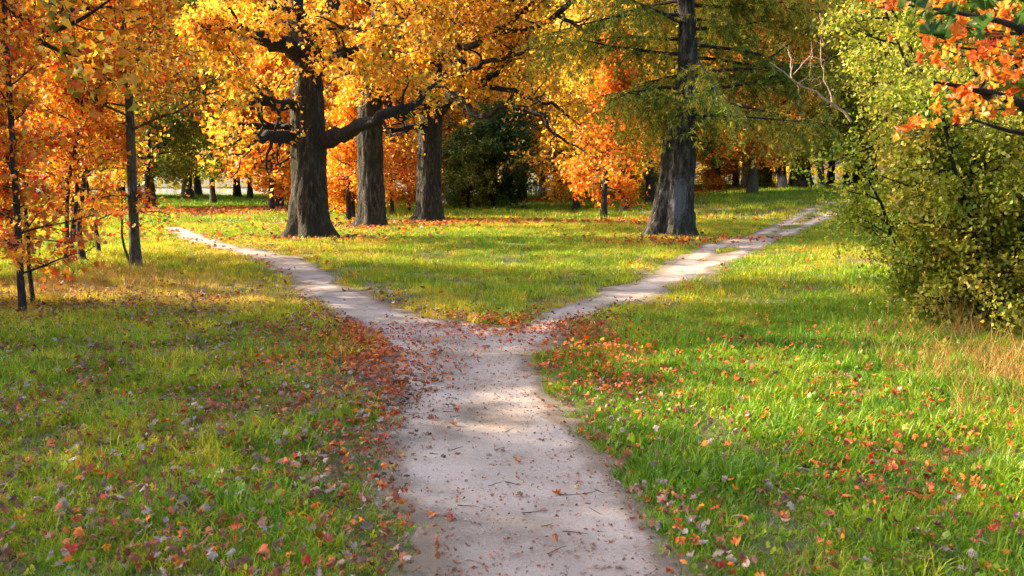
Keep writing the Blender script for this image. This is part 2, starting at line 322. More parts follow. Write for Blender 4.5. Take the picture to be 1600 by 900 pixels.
def objcol_mat(name, trans=.35):                 # colour of each single leaf is its own object colour
    m, nt, new, lk = new_mat(name)
    oi = new('ShaderNodeObjectInfo'); tc = new('ShaderNodeTexCoord'); n = new('ShaderNodeTexNoise'); n.inputs['Scale'].default_value = 4; n.inputs['Detail'].default_value = 5; lk(tc.outputs['Object'], n.inputs[0])
    h = new('ShaderNodeHueSaturation'); lk(oi.outputs['Color'], h.inputs['Color'])
    lk(mth(nt, 'ADD', mth(nt, 'MULTIPLY', n.outputs[0], .9), .55), h.inputs['Value'])
    lk(mth(nt, 'ADD', mth(nt, 'MULTIPLY', n.outputs[0], .06), .47), h.inputs['Hue'])
    leaf_shader(nt, h.outputs[0], trans, .025); return m
M['single_leaf'] = objcol_mat('single_leaf', .5); M['fallen'] = objcol_mat('fallen', .2)

# ------------------------------------------------------------------ path outline in the photograph, brought to the ground
def edge(pts, n=160):
    return resample(np.array([at(u, v)[:2] for u, v in pts]), n, 2)
main_L = edge([(655, 960), (655, 900), (640, 820), (625, 740), (616, 690), (612, 640), (612, 600), (612, 560), (600, 534), (572, 520), (545, 505), (515, 490), (490, 470), (468, 445), (445, 425), (405, 405), (350, 390), (300, 378), (275, 366), (262, 356)])
main_R = edge([(1065, 960), (1045, 900), (990, 800), (950, 720), (905, 670), (862, 630), (835, 590), (822, 560), (815, 530), (790, 514), (740, 508), (690, 504), (640, 494), (590, 476), (550, 455), (515, 430), (480, 412), (420, 395), (350, 382), (310, 368), (285, 356)])
right_U = edge([(770, 530), (820, 510), (870, 485), (905, 470), (960, 452), (1010, 438), (1045, 420), (1080, 400), (1100, 384), (1140, 375), (1180, 366), (1215, 352), (1250, 334), (1272, 323), (1300, 316)])
right_D = edge([(830, 560), (862, 535), (888, 505), (935, 485), (990, 470), (1045, 450), (1100, 428), (1150, 403), (1195, 384), (1235, 366), (1275, 350), (1300, 335), (1318, 322), (1335, 314)])
polys = [np.concatenate([main_L, main_R[::-1]]), np.concatenate([right_U, right_D[::-1]])]
mid_a = resample(right_U * .5 + right_D * .5, 160, 0)
def inside(poly, x, y):
    r = np.zeros(x.shape, bool); px, py = poly[:, 0], poly[:, 1]; qx, qy = np.roll(px, -1), np.roll(py, -1)
    for a, b, c, d in zip(px, py, qx, qy):
        if b == d: continue
        hit = ((b > y) != (d > y)) & (x < (c - a) * (y - b) / (d - b) + a); r ^= hit
    return r
# distance field on a raster, looked up for path surface, grass and litter alike
GX0, GX1, GY0, GY1, GS = -13.0, 17.0, 2.0, 52.0, 0.05
nx, ny = int((GX1 - GX0) / GS), int((GY1 - GY0) / GS)
gx = GX0 + (np.arange(nx) + .5) * GS; gy = GY0 + (np.arange(ny) + .5) * GS
XX, YY = np.meshgrid(gx, gy)
def raster(poly):
    out = np.zeros((ny, nx), bool); px, py = poly[:, 0], poly[:, 1]; qx, qy = np.roll(px, -1), np.roll(py, -1)
    for j, yv in enumerate(gy):
        hit = (py > yv) != (qy > yv)
        if not hit.any(): continue
        xs = np.sort(px[hit] + (yv - py[hit]) * (qx[hit] - px[hit]) / (qy[hit] - py[hit]))
        for a, b in zip(xs[::2], xs[1::2]): out[j] |= (gx > a) & (gx < b)
    return out
mask = raster(polys[0]) | raster(polys[1])
def strip(pline, lo, hi, halfw):                 # grassy strip between the wheel tracks of the right path
    s = np.zeros((ny, nx), bool)
    for i in range(lo, hi):
        cx, cy = pline[i]; hw = halfw(i)
        if hw <= 0: continue
        i0, i1 = int((cx - hw - GX0) / GS), int((cx + hw - GX0) / GS) + 2; j0, j1 = int((cy - hw - GY0) / GS), int((cy + hw - GY0) / GS) + 2
        if i0 < 0 or j0 < 0: continue
        s[j0:j1, i0:i1] |= np.hypot(XX[j0:j1, i0:i1] - cx, YY[j0:j1, i0:i1] - cy) < hw
    return s
_w = np.linalg.norm(right_U - right_D, axis=1)
_y = mid_a[:, 1]
mask &= ~strip(mid_a, 0, 160, lambda i: (.22 + .04 * math.sin(_y[i] * 1.7)) * _w[i] * sstep(24.5, 28, _y[i]) if _y[i] > 24.5 else (.17 * _w[i] * float(sstep(17.5, 19.5, _y[i]) * (1 - sstep(21.5, 23, _y[i])))))
def edt(m, maxd=40):                             # chamfer distance in cells, clipped
    d = np.where(m, 0.0, 1e3)
    for _ in range(maxd):
        p = np.pad(d, 1, constant_values=1e3)
        nd = np.minimum.reduce([d, p[:-2, 1:-1] + 1, p[2:, 1:-1] + 1, p[1:-1, :-2] + 1, p[1:-1, 2:] + 1, p[:-2, :-2] + 1.414, p[2:, 2:] + 1.414, p[:-2, 2:] + 1.414, p[2:, :-2] + 1.414])
        if np.abs(nd - d).max() < 1e-6: break
        d = nd
    return d
SD = (np.minimum(edt(~mask, 14), 14) - np.minimum(edt(mask, 24), 24)) * GS    # > 0 on the path
SD += (vnoise(XX, YY, .5, 1) - .5) * .24 + (vnoise(XX, YY, .16, 2) - .5) * .15 + (vnoise(XX, YY, 1.6, 6) - .5) * .14 + .05 * sstep(11, 16, YY)
def sd_at(x, y):
    i = ((np.asarray(x) - GX0) / GS).astype(int); j = ((np.asarray(y) - GY0) / GS).astype(int)
    ok = (i >= 0) & (i < nx) & (j >= 0) & (j < ny)
    return np.where(ok, SD[np.clip(j, 0, ny - 1), np.clip(i, 0, nx - 1)], -2.0)

# ------------------------------------------------------------------ ground, path, lake
ys = np.concatenate([np.arange(-40, 2, 2.0), np.arange(2, 30, .25), np.arange(30, 60, .6), np.arange(60, 110, 1.5), np.array([110, 140, 200, 400, 900, 1500.])])
xs = np.concatenate([[-1500, -700, -300, -150, -90, -60], np.arange(-45, -14, 1.0), np.arange(-14, 16, .25), np.arange(16, 48, 1.0), [60, 90, 150, 300, 700, 1500.]])
gX, gY = np.meshgrid(xs, ys); gZ = gz(gX, gY)
gZ = gZ - 0.0
V = np.stack([gX, gY, gZ], -1).reshape(-1, 3); a_, b_ = len(ys), len(xs)
ii = (np.arange(a_ - 1)[:, None] * b_ + np.arange(b_ - 1)[None]).reshape(-1)
F = np.stack([ii, ii + 1, ii + b_ + 1, ii + b_], 1)
obj('ground', mesh_np('ground', V, F, M['ground'], smooth=True), kind='structure')
sel = SD > -0.34
cell = sel[:-1, :-1] | sel[1:, :-1] | sel[:-1, 1:] | sel[1:, 1:]
jj, iq = np.nonzero(cell); vid = -np.ones((ny, nx), int)
use = np.zeros((ny, nx), bool)
for dj in (0, 1):
    for di in (0, 1): use[jj + dj, iq + di] = True
vid[use] = np.arange(use.sum())
px, py, ps = XX[use], YY[use], SD[use]
pz = gz(px, py) + np.clip((ps + .08) * .10, -.03, .012) + .005 + (vnoise(px, py, .3, 8) - .5) * .012 * np.clip(ps * 6, 0, 1) - .012 * np.clip(ps * 2, 0, 1)
F = np.stack([vid[jj, iq], vid[jj, iq + 1], vid[jj + 1, iq + 1], vid[jj + 1, iq]], 1)
e = np.clip(ps / .24, 0, 1); obj('path', mesh_np('path', np.stack([px, py, pz], 1), F, M['path'], {'edge': np.stack([e, e, e], 1)}, smooth=True), kind='structure')
me = mesh_np('lake', np.array([[-900, 88, -.75], [900, 88, -.75], [900, 260, -.75], [-900, 260, -.75]]), np.array([[0, 1, 2, 3]]), M['water'])
obj('lake', me, kind='structure')
print('T ground', time.time() - T0)

# ------------------------------------------------------------------ scattering (only for what nobody could count)
def proto_collection(name, meshes):
    c = bpy.data.collections.new(name)
    for i, m_ in enumerate(meshes):
        o = bpy.data.objects.new('%s_%02d' % (name, i), m_); c.objects.link(o)
    return c
def scatter(name, pts, rot, scl, idx, rnd, coll, label, category):
    N = len(pts); me = bpy.data.meshes.new(name); me.vertices.add(N); me.vertices.foreach_set('co', np.asarray(pts, np.float32).ravel())
    def add(k, t, key, arr): me.attributes.new(k, t, 'POINT').data.foreach_set(key, np.ascontiguousarray(arr).ravel())
    add('rot', 'FLOAT_VECTOR', 'vector', rot.astype(np.float32)); add('scl', 'FLOAT', 'value', scl.astype(np.float32))
    add('idx', 'INT', 'value', idx.astype(np.int32)); add('rnd', 'FLOAT_COLOR', 'color', np.hstack([rnd, np.ones((N, 1))]).astype(np.float32))
    me.update()
    o = obj(name, me, kind='stuff', label=label, category=category)
    ng = bpy.data.node_groups.new(name, 'GeometryNodeTree')
    ng.interface.new_socket('Geometry', in_out='INPUT', socket_type='NodeSocketGeometry'); ng.interface.new_socket('Geometry', in_out='OUTPUT', socket_type='NodeSocketGeometry')
    n = ng.nodes.new; gi, go = n('NodeGroupInput'), n('NodeGroupOutput'); ip = n('GeometryNodeInstanceOnPoints'); ci = n('GeometryNodeCollectionInfo')
    ci.inputs['Collection'].default_value = coll; ci.inputs['Separate Children'].default_value = True; ci.inputs['Reset Children'].default_value = True
    def na(k, t):
        q = n('GeometryNodeInputNamedAttribute'); q.data_type = t; q.inputs[0].default_value = k; return [s for s in q.outputs if s.enabled][0]
    L = ng.links.new
    L(gi.outputs[0], ip.inputs['Points']); L(ci.outputs[0], ip.inputs['Instance']); ip.inputs['Pick Instance'].default_value = True
    L(na('idx', 'INT'), ip.inputs['Instance Index']); L(na('rot', 'FLOAT_VECTOR'), ip.inputs['Rotation']); L(na('scl', 'FLOAT'), ip.inputs['Scale']); L(ip.outputs[0], go.inputs[0])
    md = o.modifiers.new('scatter', 'NODES'); md.node_group = ng
    return o
def tuft(seed, nb, rad, h, wdt, seg=2, lean=.5, mat='grass'):
    rg = np.random.default_rng(seed); V = []; F3 = []; F4 = []
    for b in range(nb):
        a = rg.uniform(0, 6.283); r = rad * math.sqrt(rg.uniform()); base = np.array([r * math.cos(a), r * math.sin(a), -.01])
        la = rg.uniform(0, 6.283); ln = rg.uniform(.1, 1) * lean; hh = h * rg.uniform(.45, 1.1); ww = wdt * rg.uniform(.6, 1.2)
        ld = np.array([math.cos(la), math.sin(la), 0]); sd = np.array([-ld[1], ld[0], 0]) if rg.uniform() < .7 else norm(np.array([ld[1] + .5, ld[0], 0]))
        s0 = len(V)
        for k in range(seg):
            t = k / seg; c = base + np.array([0, 0, hh * (t - .25 * ln * t * t)]) + ld * hh * ln * t * t * 1.1; wk = ww * (1 - .45 * t)
            V += [c - sd * wk / 2, c + sd * wk / 2]
        V.append(base + np.array([0, 0, hh * (1 - .35 * ln)]) + ld * hh * ln * 1.1)
        for k in range(seg - 1): F4.append([s0 + 2 * k, s0 + 2 * k + 1, s0 + 2 * k + 3, s0 + 2 * k + 2])
        F3.append([s0 + 2 * seg - 2, s0 + 2 * seg - 1, s0 + 2 * seg])
    return mesh_np('tuft', np.array(V), [np.array(F3)] + ([np.array(F4)] if F4 else []), M[mat])
def weed(seed, n, h, s):
    rg = np.random.default_rng(seed); V = []; F = []
    for b in range(n):
        a = rg.uniform(0, 6.283); d = np.array([math.cos(a), math.sin(a), 0]); el = rg.uniform(.2, 1.2); ax = norm(d * math.cos(el) + np.array([0, 0, math.sin(el)]))
        bx = np.array([-d[1], d[0], 0]); nn = np.cross(bx, ax); o_ = np.array([rg.normal(0, .02), rg.normal(0, .02), h * rg.uniform(0, 1)]); ss = s * rg.uniform(.6, 1.2)
        s0 = len(V)
        for x, y, z in [(0, 0, 0), (.28, .3, .06), (.34, .65, .05), (0, 1, -.12), (-.34, .65, .05), (-.28, .3, .06)]: V.append(o_ + ss * (x * bx + y * ax + z * nn))
        F.append([s0, s0 + 1, s0 + 2, s0 + 3]); F.append([s0, s0 + 3, s0 + 4, s0 + 5])
    return mesh_np('weed', np.array(V), np.array(F), M['grass'])
near_c = proto_collection('near_tuft', [tuft(i, 34, .075, .075 + .012 * (i % 4), .0052, 3, 1.1) for i in range(6)] + [weed(40 + i, 9, .03, .035) for i in range(2)] + [tuft(20 + i, 10, .03, .15, .003, 3, .7) for i in range(2)])
mid_c = proto_collection('mid_tuft', [tuft(50 + i, 40, .15, .085 + .01 * i, .008, 2, .8) for i in range(4)] + [weed(60, 12, .04, .05)])
far_c = proto_collection('far_tuft', [tuft(70 + i, 44, .34, .12 + .015 * i, .02, 1, .8) for i in range(4)])
RG = np.random.default_rng(7)
def sample(n, y0, y1, xpad, xmin=-60, xmax=60):
    y = np.sqrt(RG.uniform((y0 + 3) ** 2, (y1 + 3) ** 2, n)) - 3; hw = .515 * y + xpad
    x = RG.uniform(-1, 1, n) * hw; k = (x > xmin) & (x < xmax); return x[k], y[k]
def patch(u, v, rx, ry): c = at(u, v); return c[0], c[1], rx, ry
def blob(x, y, P): return np.exp(-(((x - P[0]) / P[2]) ** 2 + ((y - P[1]) / P[3]) ** 2))
# where straw coloured grass grows
def straw(x, y):
    s = .30 + .35 * vnoise(x, y, 3.5, 11) + .25 * vnoise(x, y, .8, 12)
    s += .07 * sstep(13, 18, y) * (1 - sstep(33, 44, y)) * (x < 7)
    s += .45 * blob(x, y, (-5.2, 14.5, 2.2, 2.5)) + .25 * blob(x, y, (6.0, 8.8, 1.2, 1.8))
    s += .16 * (x < -.4) * (1 - sstep(12, 15, y)); s -= .18 * sstep(40, 55, y) + .10 * (1 - sstep(7, 11, y)) + .2 * blob(x, y, (4.0, 14, 2.0, 5))
    return s
def grass(name, n, y0, y1, pad, coll, nk, s0, wts, lbl):
    x, y = sample(n, y0, y1, pad); s = sd_at(x, y)
    keep = (s < -.05) & (RG.uniform(size=len(x)) < np.clip((-s + .02) / .18, .22, 1)) & (RG.uniform(size=len(x)) < .45 + .9 * vnoise(x, y, .45, 21))
    # worn, leaf-covered ground beside the fork
    keep &= RG.uniform(size=len(x)) > 1.25 * np.maximum(blob(x, y, (-.95, 8.4, .75, 1.9)), blob(x, y, (-.35, 9.7, 1.1, .75)))
    x, y, s = x[keep], y[keep], s[keep]; N = len(x)
    sz = s0 * (.45 + 1.05 * vnoise(x, y, .45, 22)) * RG.uniform(.8, 1.25, N) * (.6 + .4 * np.clip(-s / .5, 0, 1))
    rot = np.stack([RG.normal(0, .12, N), RG.normal(0, .12, N), RG.uniform(0, 6.28, N)], 1)
    idx = RG.choice(nk, N, p=np.array(wts) / sum(wts))
    st = straw(x, y); rnd = np.stack([RG.uniform(0, 1, N), RG.uniform(0, 1, N), np.clip(st, 0, 1.1)], 1)
    scatter(name, np.stack([x, y, gz(x, y) - .004], 1), rot, sz, idx, rnd, coll, lbl, 'grass')
grass('grass', 30000, 2.6, 12.5, 1.2, near_c, 10, 1.25, [5, 5, 5, 5, 5, 5, 4, 4, 2, 2], 'short green meadow grass close by on both sides of the dirt path')
grass('grass', 30000, 12.5, 34, 2.0, mid_c, 5, 1.1, [5, 5, 5, 5, 1], 'green and straw yellow meadow grass between the fork and the oaks')
grass('grass', 30000, 34, 92, 4.0, far_c, 4, 1.15, [1, 1, 1, 1], 'green grass of the far meadow beyond the oak trunks')

def pebble(seed):
    rg = np.random.default_rng(seed); V = np.array([[0, 0, 1], [1, 0, 0], [0, 1, 0], [-1, 0, 0], [0, -1, 0], [.7, .7, .2], [-.7, .7, .1], [-.7, -.7, .2], [.7, -.7, .1]]) * rg.uniform(.7, 1.1, (9, 1)) * [1, .75, .55]
    return mesh_np('pebble', V, np.array([[0, 1, 5], [0, 5, 2], [0, 2, 6], [0, 6, 3], [0, 3, 7], [0, 7, 4], [0, 4, 8], [0, 8, 1]]), M['stone'])
peb_c = proto_collection('pebbles', [pebble(300 + i) for i in range(4)])
x, y = sample(90000, 3.3, 13, .2, -3.5, 3.5); k = (sd_at(x, y) > 0) & (RG.uniform(size=len(x)) < .12 + .5 * vnoise(x, y, .35, 61) ** 2); x, y = x[k], y[k]; N = len(x)
scatter('gravel', np.stack([x, y, gz(x, y) + .004], 1), np.stack([RG.normal(0, .2, N), RG.normal(0, .2, N), RG.uniform(0, 6.28, N)], 1), .0022 + .007 * RG.uniform(0, 1, N) ** 4, RG.integers(0, 4, N), RG.uniform(0, 1, (N, 3)), peb_c, 'small grey stones pressed into the dirt path', 'gravel')
# dry stalks by the shrub and by the saplings
def stalks(seed, n, h):
    rg = np.random.default_rng(seed); W = Wood()
    for i in range(n):
        p = np.array([rg.normal(0, .06), rg.normal(0, .06), -.02]); q = wander(rg, p, [rg.normal(0, .35), rg.normal(0, .35), 1], h * rg.uniform(.4, 1.1), 4, .07, -.02)
        W.tube(q, [.0035, .003, .0026, .002, .0012], 3)
    C = tuft(seed + 5, 26, .08, h * .55, .005, 3, .9, 'dry_grass')
    vs = np.concatenate(W.V); fs = np.concatenate(W.F)
    cv = np.array([v.co[:] for v in C.vertices]); V = np.concatenate([vs, cv]); off = len(vs)
    f3 = np.array([p.vertices[:] for p in C.polygons if len(p.vertices) == 3]) + off; f4 = np.array([p.vertices[:] for p in C.polygons if len(p.vertices) == 4]) + off
    return mesh_np('stalks', V, [np.concatenate([fs, f4]), f3], M['dry_grass'])
dry_c = proto_collection('dry_stalks', [stalks(200 + i, 7, .42) for i in range(3)])
def dry(name, spots, label):
    X, Y, S = [], [], []
    for u, v, rx, ry, n, sc_ in spots:
        c = at(u, v); X.append(c[0] + RG.normal(0, rx, n)); Y.append(c[1] + RG.normal(0, ry, n)); S.append(np.full(n, sc_) * RG.uniform(.6, 1.25, n))
    x, y, s = map(np.concatenate, (X, Y, S)); N = len(x)
    scatter(name, np.stack([x, y, gz(x, y)], 1), np.stack([RG.normal(0, .15, N), RG.normal(0, .15, N), RG.uniform(0, 6.28, N)], 1), s, RG.integers(0, 3, N),
            RG.uniform(0, 1, (N, 3)), dry_c, label, 'dry grass')
dry('dry_grass', [(1440, 575, .30, .5, 22, .75), (1520, 610, .40, .5, 26, .8), (1590, 590, .3, .6, 20, 1), (1400, 560, .25, .5, 12, .65), (1560, 680, .35, .3, 9, .5), (1500, 530, .5, .3, 18, 1.1), (1640, 600, .4, .6, 30, 1)], 'tall dry orange grass stalks at the foot of the green shrub')
dry('dry_grass', [(120, 440, .9, 1.2, 110, .75), (200, 425, .7, 1.1, 80, .6), (40, 470, .5, .9, 60, .8), (250, 430, .5, .6, 20, .5), (-60, 470, .6, 1, 40, .8)], 'dry yellow grass around the feet of the orange saplings')
dry('dry_grass', [(u_, v_, .9, .35, 40, .45) for u_, v_ in [(455, 375), (515, 374), (560, 358), (605, 358), (650, 350), (690, 350), (1010, 376), (1080, 376)]], 'longer straw coloured grass round the feet of the oaks and the larch')
print('T grass', time.time() - T0)

# fallen leaves
def crumple(V, k, seed):                          # dry leaf: rolled about a skew axis
    rg = np.random.default_rng(seed); V = V.copy(); a = rg.uniform(0, 3.14); c, s_ = math.cos(a), math.sin(a)
    p = V[:, 0] * c + (V[:, 1] - .4) * s_; q = -V[:, 0] * s_ + (V[:, 1] - .4) * c; z = V[:, 2]
    ang = p * k; pr = np.sin(ang) / k; z = z + (1 - np.cos(ang)) / k
    V[:, 0] = pr * c - q * s_; V[:, 1] = pr * s_ + q * c + .4; V[:, 2] = z * (1 if seed % 2 else -1); V[:, 2] -= V[:, 2].min() * .8; V[:, 2] += .10 * q * q * (rg.uniform(-1, 1)); return V
LEAFM = []
for i_, (c_, oak_, k_) in enumerate([(.15, False, 1.2), (.3, False, 2.6), (.3, False, 3.4), (.25, True, 2.0), (.35, True, 3.6), (.2, False, 1.8), (.35, True, 2.8)]):
    V_, F_ = maple_outline(c_, i_ + 1, oak_); LEAFM.append((crumple(V_, k_, i_ + 60), F_))
lit_c = proto_collection('litter_leaf', [mesh_np('litter_leaf', V - np.array([0, .4, 0]), F, M['litter']) for V, F in LEAFM])
def litter_points(n, y0, y1, pad, dens_fn, dmax):
    x, y = sample(n, y0, y1, pad); keep = RG.uniform(size=len(x)) * dmax < dens_fn(x, y); return x[keep], y[keep]
J = at(760, 545)
def dens(x, y):
    s = sd_at(x, y); on = np.clip((s + .02) / .12, 0, 1)
    left = (x < np.interp(y, [3, 6, 9, 11], [-.4, -.5, -.9, -1.6])) * (1 - sstep(11.5, 15, y))
    base = 5 + 4 * vnoise(x, y, 1.2, 31)
    base = base + left * (45 + 230 * vnoise(x, y, .8, 32))
    right = (x > .3) * (1 - sstep(9, 12, y)); base = base + right * (12 + 60 * vnoise(x, y, .7, 33) ** 2)
    edge_ = np.exp(-((s + .16) / .20) ** 2) * (y < 30)
    base = base + edge_ * (90 * (1 - sstep(9, 14, y)) + 45 * (x < 0) * (y > 9))
    base = base + 130 * blob(x, y, (1.9, 5.0, .6, 1.1)) + 30 * sstep(60, 62, y) * 0
    heavy = 700 * blob(x, y, (-.80, 8.2, .34, 1.5)) + 560 * blob(x, y, (-.35, 10.4, 1.1, .75)) + 420 * blob(x, y, (.82, 8.4, .33, 1.3)) + 120 * blob(x, y, (.95, 6.9, .3, .9)) + 60 * blob(x, y, (-1.9, 8.0, .9, 1.4))
    p = np.maximum(3.5, 70 * np.exp(-((s - .0) / .12) ** 2) * (y < 16))      # on the bare path
    heavy_on = heavy * np.exp(-np.clip(s, 0, 9) / .5)
    return base * (1 - on) + p * on + heavy * (1 - on) + heavy_on * on
def litter(name, n, y0, y1, pad, size, dmax, label, dfn=dens, flat=None):
    x, y = litter_points(n, y0, y1, pad, dfn, dmax); N = len(x); s = sd_at(x, y)
    red = .95 * np.maximum(blob(x, y, (-.2, 10.0, 1.6, .9)), blob(x, y, (1.0, 8.6, .8, 1.6))) + .75 * blob(x, y, (-1.2, 8.8, .7, 1.3)) + .55 * (x > 1.6) * (y > 4.5) + .5 * sstep(13, 18, y)
    f = RG.uniform(0, .50, N) + RG.uniform(.15, .5, N) * (RG.uniform(size=N) < np.clip(.26 + red, 0, .95)) + .12 * np.clip(red, 0, 1)
    rnd = np.stack([f, RG.uniform(0, 1, N), np.clip(f, 0, 1)], 1)
    on = s > .02; tilt = np.where(on, .14, .42)
    rot = np.stack([RG.normal(0, 1, N) * tilt, RG.normal(0, 1, N) * tilt, RG.uniform(0, 6.28, N)], 1)
    z = gz(x, y) + np.where(on, .012, RG.uniform(.03, .095, N))
    sz = size * RG.uniform(.55, 1.25, N) * np.where(on, .8, 1)
    scatter(name, np.stack([x, y, z], 1), rot, sz, RG.integers(0, 7, N), rnd, lit_c, label, 'fallen leaves')
litter('fallen_leaves', 140000, 3.4, 13, .9, .043, 1000, 'brown, mauve and red fallen leaves littering the grass and path around the fork')
litter('fallen_leaves', 16000, 13, 40, 1.5, .07, 60, 'red and brown leaves lying along the far edges of the forking paths')
def dens3(x, y):
    s = sd_at(x, y); return 330 * (s > .01) * (.35 + .9 * vnoise(x, y, .5, 71)) * (.5 + np.exp(-s / .15)) * (y < 11)
litter('path_litter', 90000, 3.3, 11, .5, .019, 620, 'tiny crumbs of leaf and bark strewn over the dirt path', dens3)
def band(name, x0, x1, yc, slope, hw, n, size, lbl, wob):
    x = RG.uniform(x0, x1, n); y = yc + slope * (x - x0) + hw * np.clip(RG.normal(0, .55, n), -1.1, 1.1) + wob * np.sin(x * .35); f = RG.uniform(.42, .95, n)
    scatter(name, np.stack([x, y, gz(x, y) + RG.uniform(.02, .10, n)], 1), np.stack([RG.normal(0, .3, n), RG.normal(0, .3, n), RG.uniform(0, 6.28, n)], 1), size * RG.uniform(.7, 1.3, n), RG.integers(0, 7, n),
            np.stack([f, RG.uniform(0, 1, n), f], 1), lit_c, lbl, 'fallen leaves')
band('fallen_leaves', -26, -9.5, 44, .05, 3.0, 9000, .15, 'wide strip of orange fallen leaves crossing the left glade', .3)
band('fallen_leaves', -3, 26, 64, -.05, 2.2, 5000, .15, 'rusty strip of fallen leaves in front of the picket fence', .5)
band('fallen_leaves', -3.5, 5.5, 34.0, -.12, 1.8, 700, .10, 'scattered rusty leaves beside the right oak', .4)
for k_, (u_, v_) in enumerate([(490, 377), (585, 359), (672, 351), (1045, 380)]):
    c_ = at(u_, v_); n_ = 420; x, y = c_[0] + RG.normal(0, 1.3, n_), c_[1] + RG.normal(.3, .8, n_); f = RG.uniform(.1, .95, n_)
    scatter('fallen_leaves', np.stack([x, y, gz(x, y) + RG.uniform(.02, .1, n_)], 1), np.stack([RG.normal(0, .4, n_), RG.normal(0, .4, n_), RG.uniform(0, 6.28, n_)], 1), .085 * RG.uniform(.7, 1.3, n_), RG.integers(0, 7, n_), np.stack([f, f, f], 1), lit_c,
            'rusty leaves fallen round the foot of the %s' % ['thickest oak', 'middle oak', 'right oak', 'old larch'][k_], 'fallen leaves')
C1 = at(330, 329); C2 = at(700, 352)
def dens2(x, y):
    return 130 * np.exp(-((y - (43.5 + .03 * x)) / 2.6) ** 2) * (x < -9) + 22 * blob(x, y, (-2, 33, 7, 2.5)) + 110 * np.exp(-((y - 62) / 2.5) ** 2) * (x > -4) + 8 * blob(x, y, (-8, 27, 4, 3)) + 40 * (x > 8) * sstep(52, 56, y)
litter('fallen_leaves', 90000, 24, 66, 2, .15, 130, 'band of orange fallen leaves across the far meadow under the trees', dens2)
print('T litter', time.time() - T0)

# ------------------------------------------------------------------ trees
def side_twigs(rg, W, P, rad, count, t0, L, leafpts, nleaf, sig, sides=3, gn=.3, up=.02, sub=2, down=0.0):
    n = len(P)
    for k in range(count):
        t = rg.uniform(t0, 1) ** .8 * (n - 1); i = int(min(t, n - 2)); f = t - i; p = P[i] * (1 - f) + P[i + 1] * f; r = (rad[i] * (1 - f) + rad[i + 1] * f)
        d0 = norm(P[min(i + 1, n - 1)] - P[i]); d = norm(d0 * .6 + rg.normal(0, .75, 3) + np.array([0, 0, .1 - down]))
        l = L * rg.uniform(.5, 1.2); q = wander(rg, p, d, l, 4, gn, up - down * .25)
        r1 = min(r * .6, l * .02 + .004); W.tube(q, np.linspace(r1, r1 * .3, 5), sides)
        for s_ in range(sub):
            j = rg.integers(1, 4); q2 = wander(rg, q[j], norm(norm(q[j + 1] - q[j]) + rg.normal(0, .8, 3)), l * .55, 3, gn, up)
            W.tube(q2, np.linspace(r1 * .5, r1 * .2, 4), 3)
            m_ = nleaf // (sub + 1); tt = rg.uniform(.2, 1, m_) * 3; a = np.minimum(tt.astype(int), 2); ff = (tt - a)[:, None]
            leafpts.append(q2[a] * (1 - ff) + q2[a + 1] * ff + rg.normal(0, sig, (m_, 3)))
        m_ = nleaf - sub * (nleaf // (sub + 1)); tt = rg.uniform(.3, 1, m_) * 4; a = np.minimum(tt.astype(int), 3); ff = (tt - a)[:, None]
        leafpts.append(q[a] * (1 - ff) + q[a + 1] * ff + rg.normal(0, sig, (m_, 3)))

def gen_tree(name, seed, H, r0, zb, Rc, nb, nt, nleaf, sig, leaf, leafmat, barkmat, label, category='tree', tmpl=(KITE_V, KITE_F), shape=None,
             elev=(.1, .8), loc=(0, 0, 0), lean=.02, group=None, trunk_sides=12, gn=.16, twigL=.32, down=0., split_branches=True, top=.97):
    rg = np.random.default_rng(seed); root = thing(name, loc, label, category, group)
    shape = shape or (lambda t: (1 - t) ** .55 * (.45 + .55 * min(1, t / .25)) * 1.15)
    T = wander(rg, [0, 0, -.1], [rg.normal(0, lean), rg.normal(0, lean), 1], H, 14, lean * 1.4, .03)
    tr = r0 * (1 - np.linspace(0, 1, 15)) ** .8 + .012; tr[0] *= 1.45; tr[1] *= 1.05
    TP = resample(np.hstack([T, tr[:, None]]), 34, 0)
    W = Wood(); W.tube(TP[:, :3], TP[:, 3], trunk_sides, .05 if trunk_sides > 9 else 0, seed); W.build('trunk', barkmat, root)
    B = Wood(); Wt = Wood(); L = []
    for i in range(nb):
        t = (i + rg.uniform(0, 1)) / nb; z = zb + (H * top - zb) * t; k = np.interp(z, T[:, 2], np.arange(15)); a = int(min(k, 13)); p = T[a] + (T[a + 1] - T[a]) * (k - a)
        az = i * 2.399 + rg.normal(0, .35); el = elev[0] + (elev[1] - elev[0]) * t + rg.normal(0, .12)
        l = Rc * shape(t) * rg.uniform(.75, 1.2); rb = min(np.interp(k, np.arange(15), tr) * .5, .012 + l * .018)
        q = wander(rg, p, [math.cos(az) * math.cos(el), math.sin(az) * math.cos(el), math.sin(el)], l, 6, gn, .03 - down)
        rr = np.linspace(rb, rb * .25, 7); B.tube(q, rr, 5)
        side_twigs(rg, Wt, q, rr, nt, .18, l * twigL + .15, L, nleaf, sig, down=down)
    B.build('branches', barkmat, root, kind='stuff'); Wt.build('twigs', barkmat, root, kind='stuff')
    C = np.concatenate(L)
    obj('crown', leaves_mesh('crown', rg, C, leaf, leafmat, tmpl), root, kind='stuff')
    return root

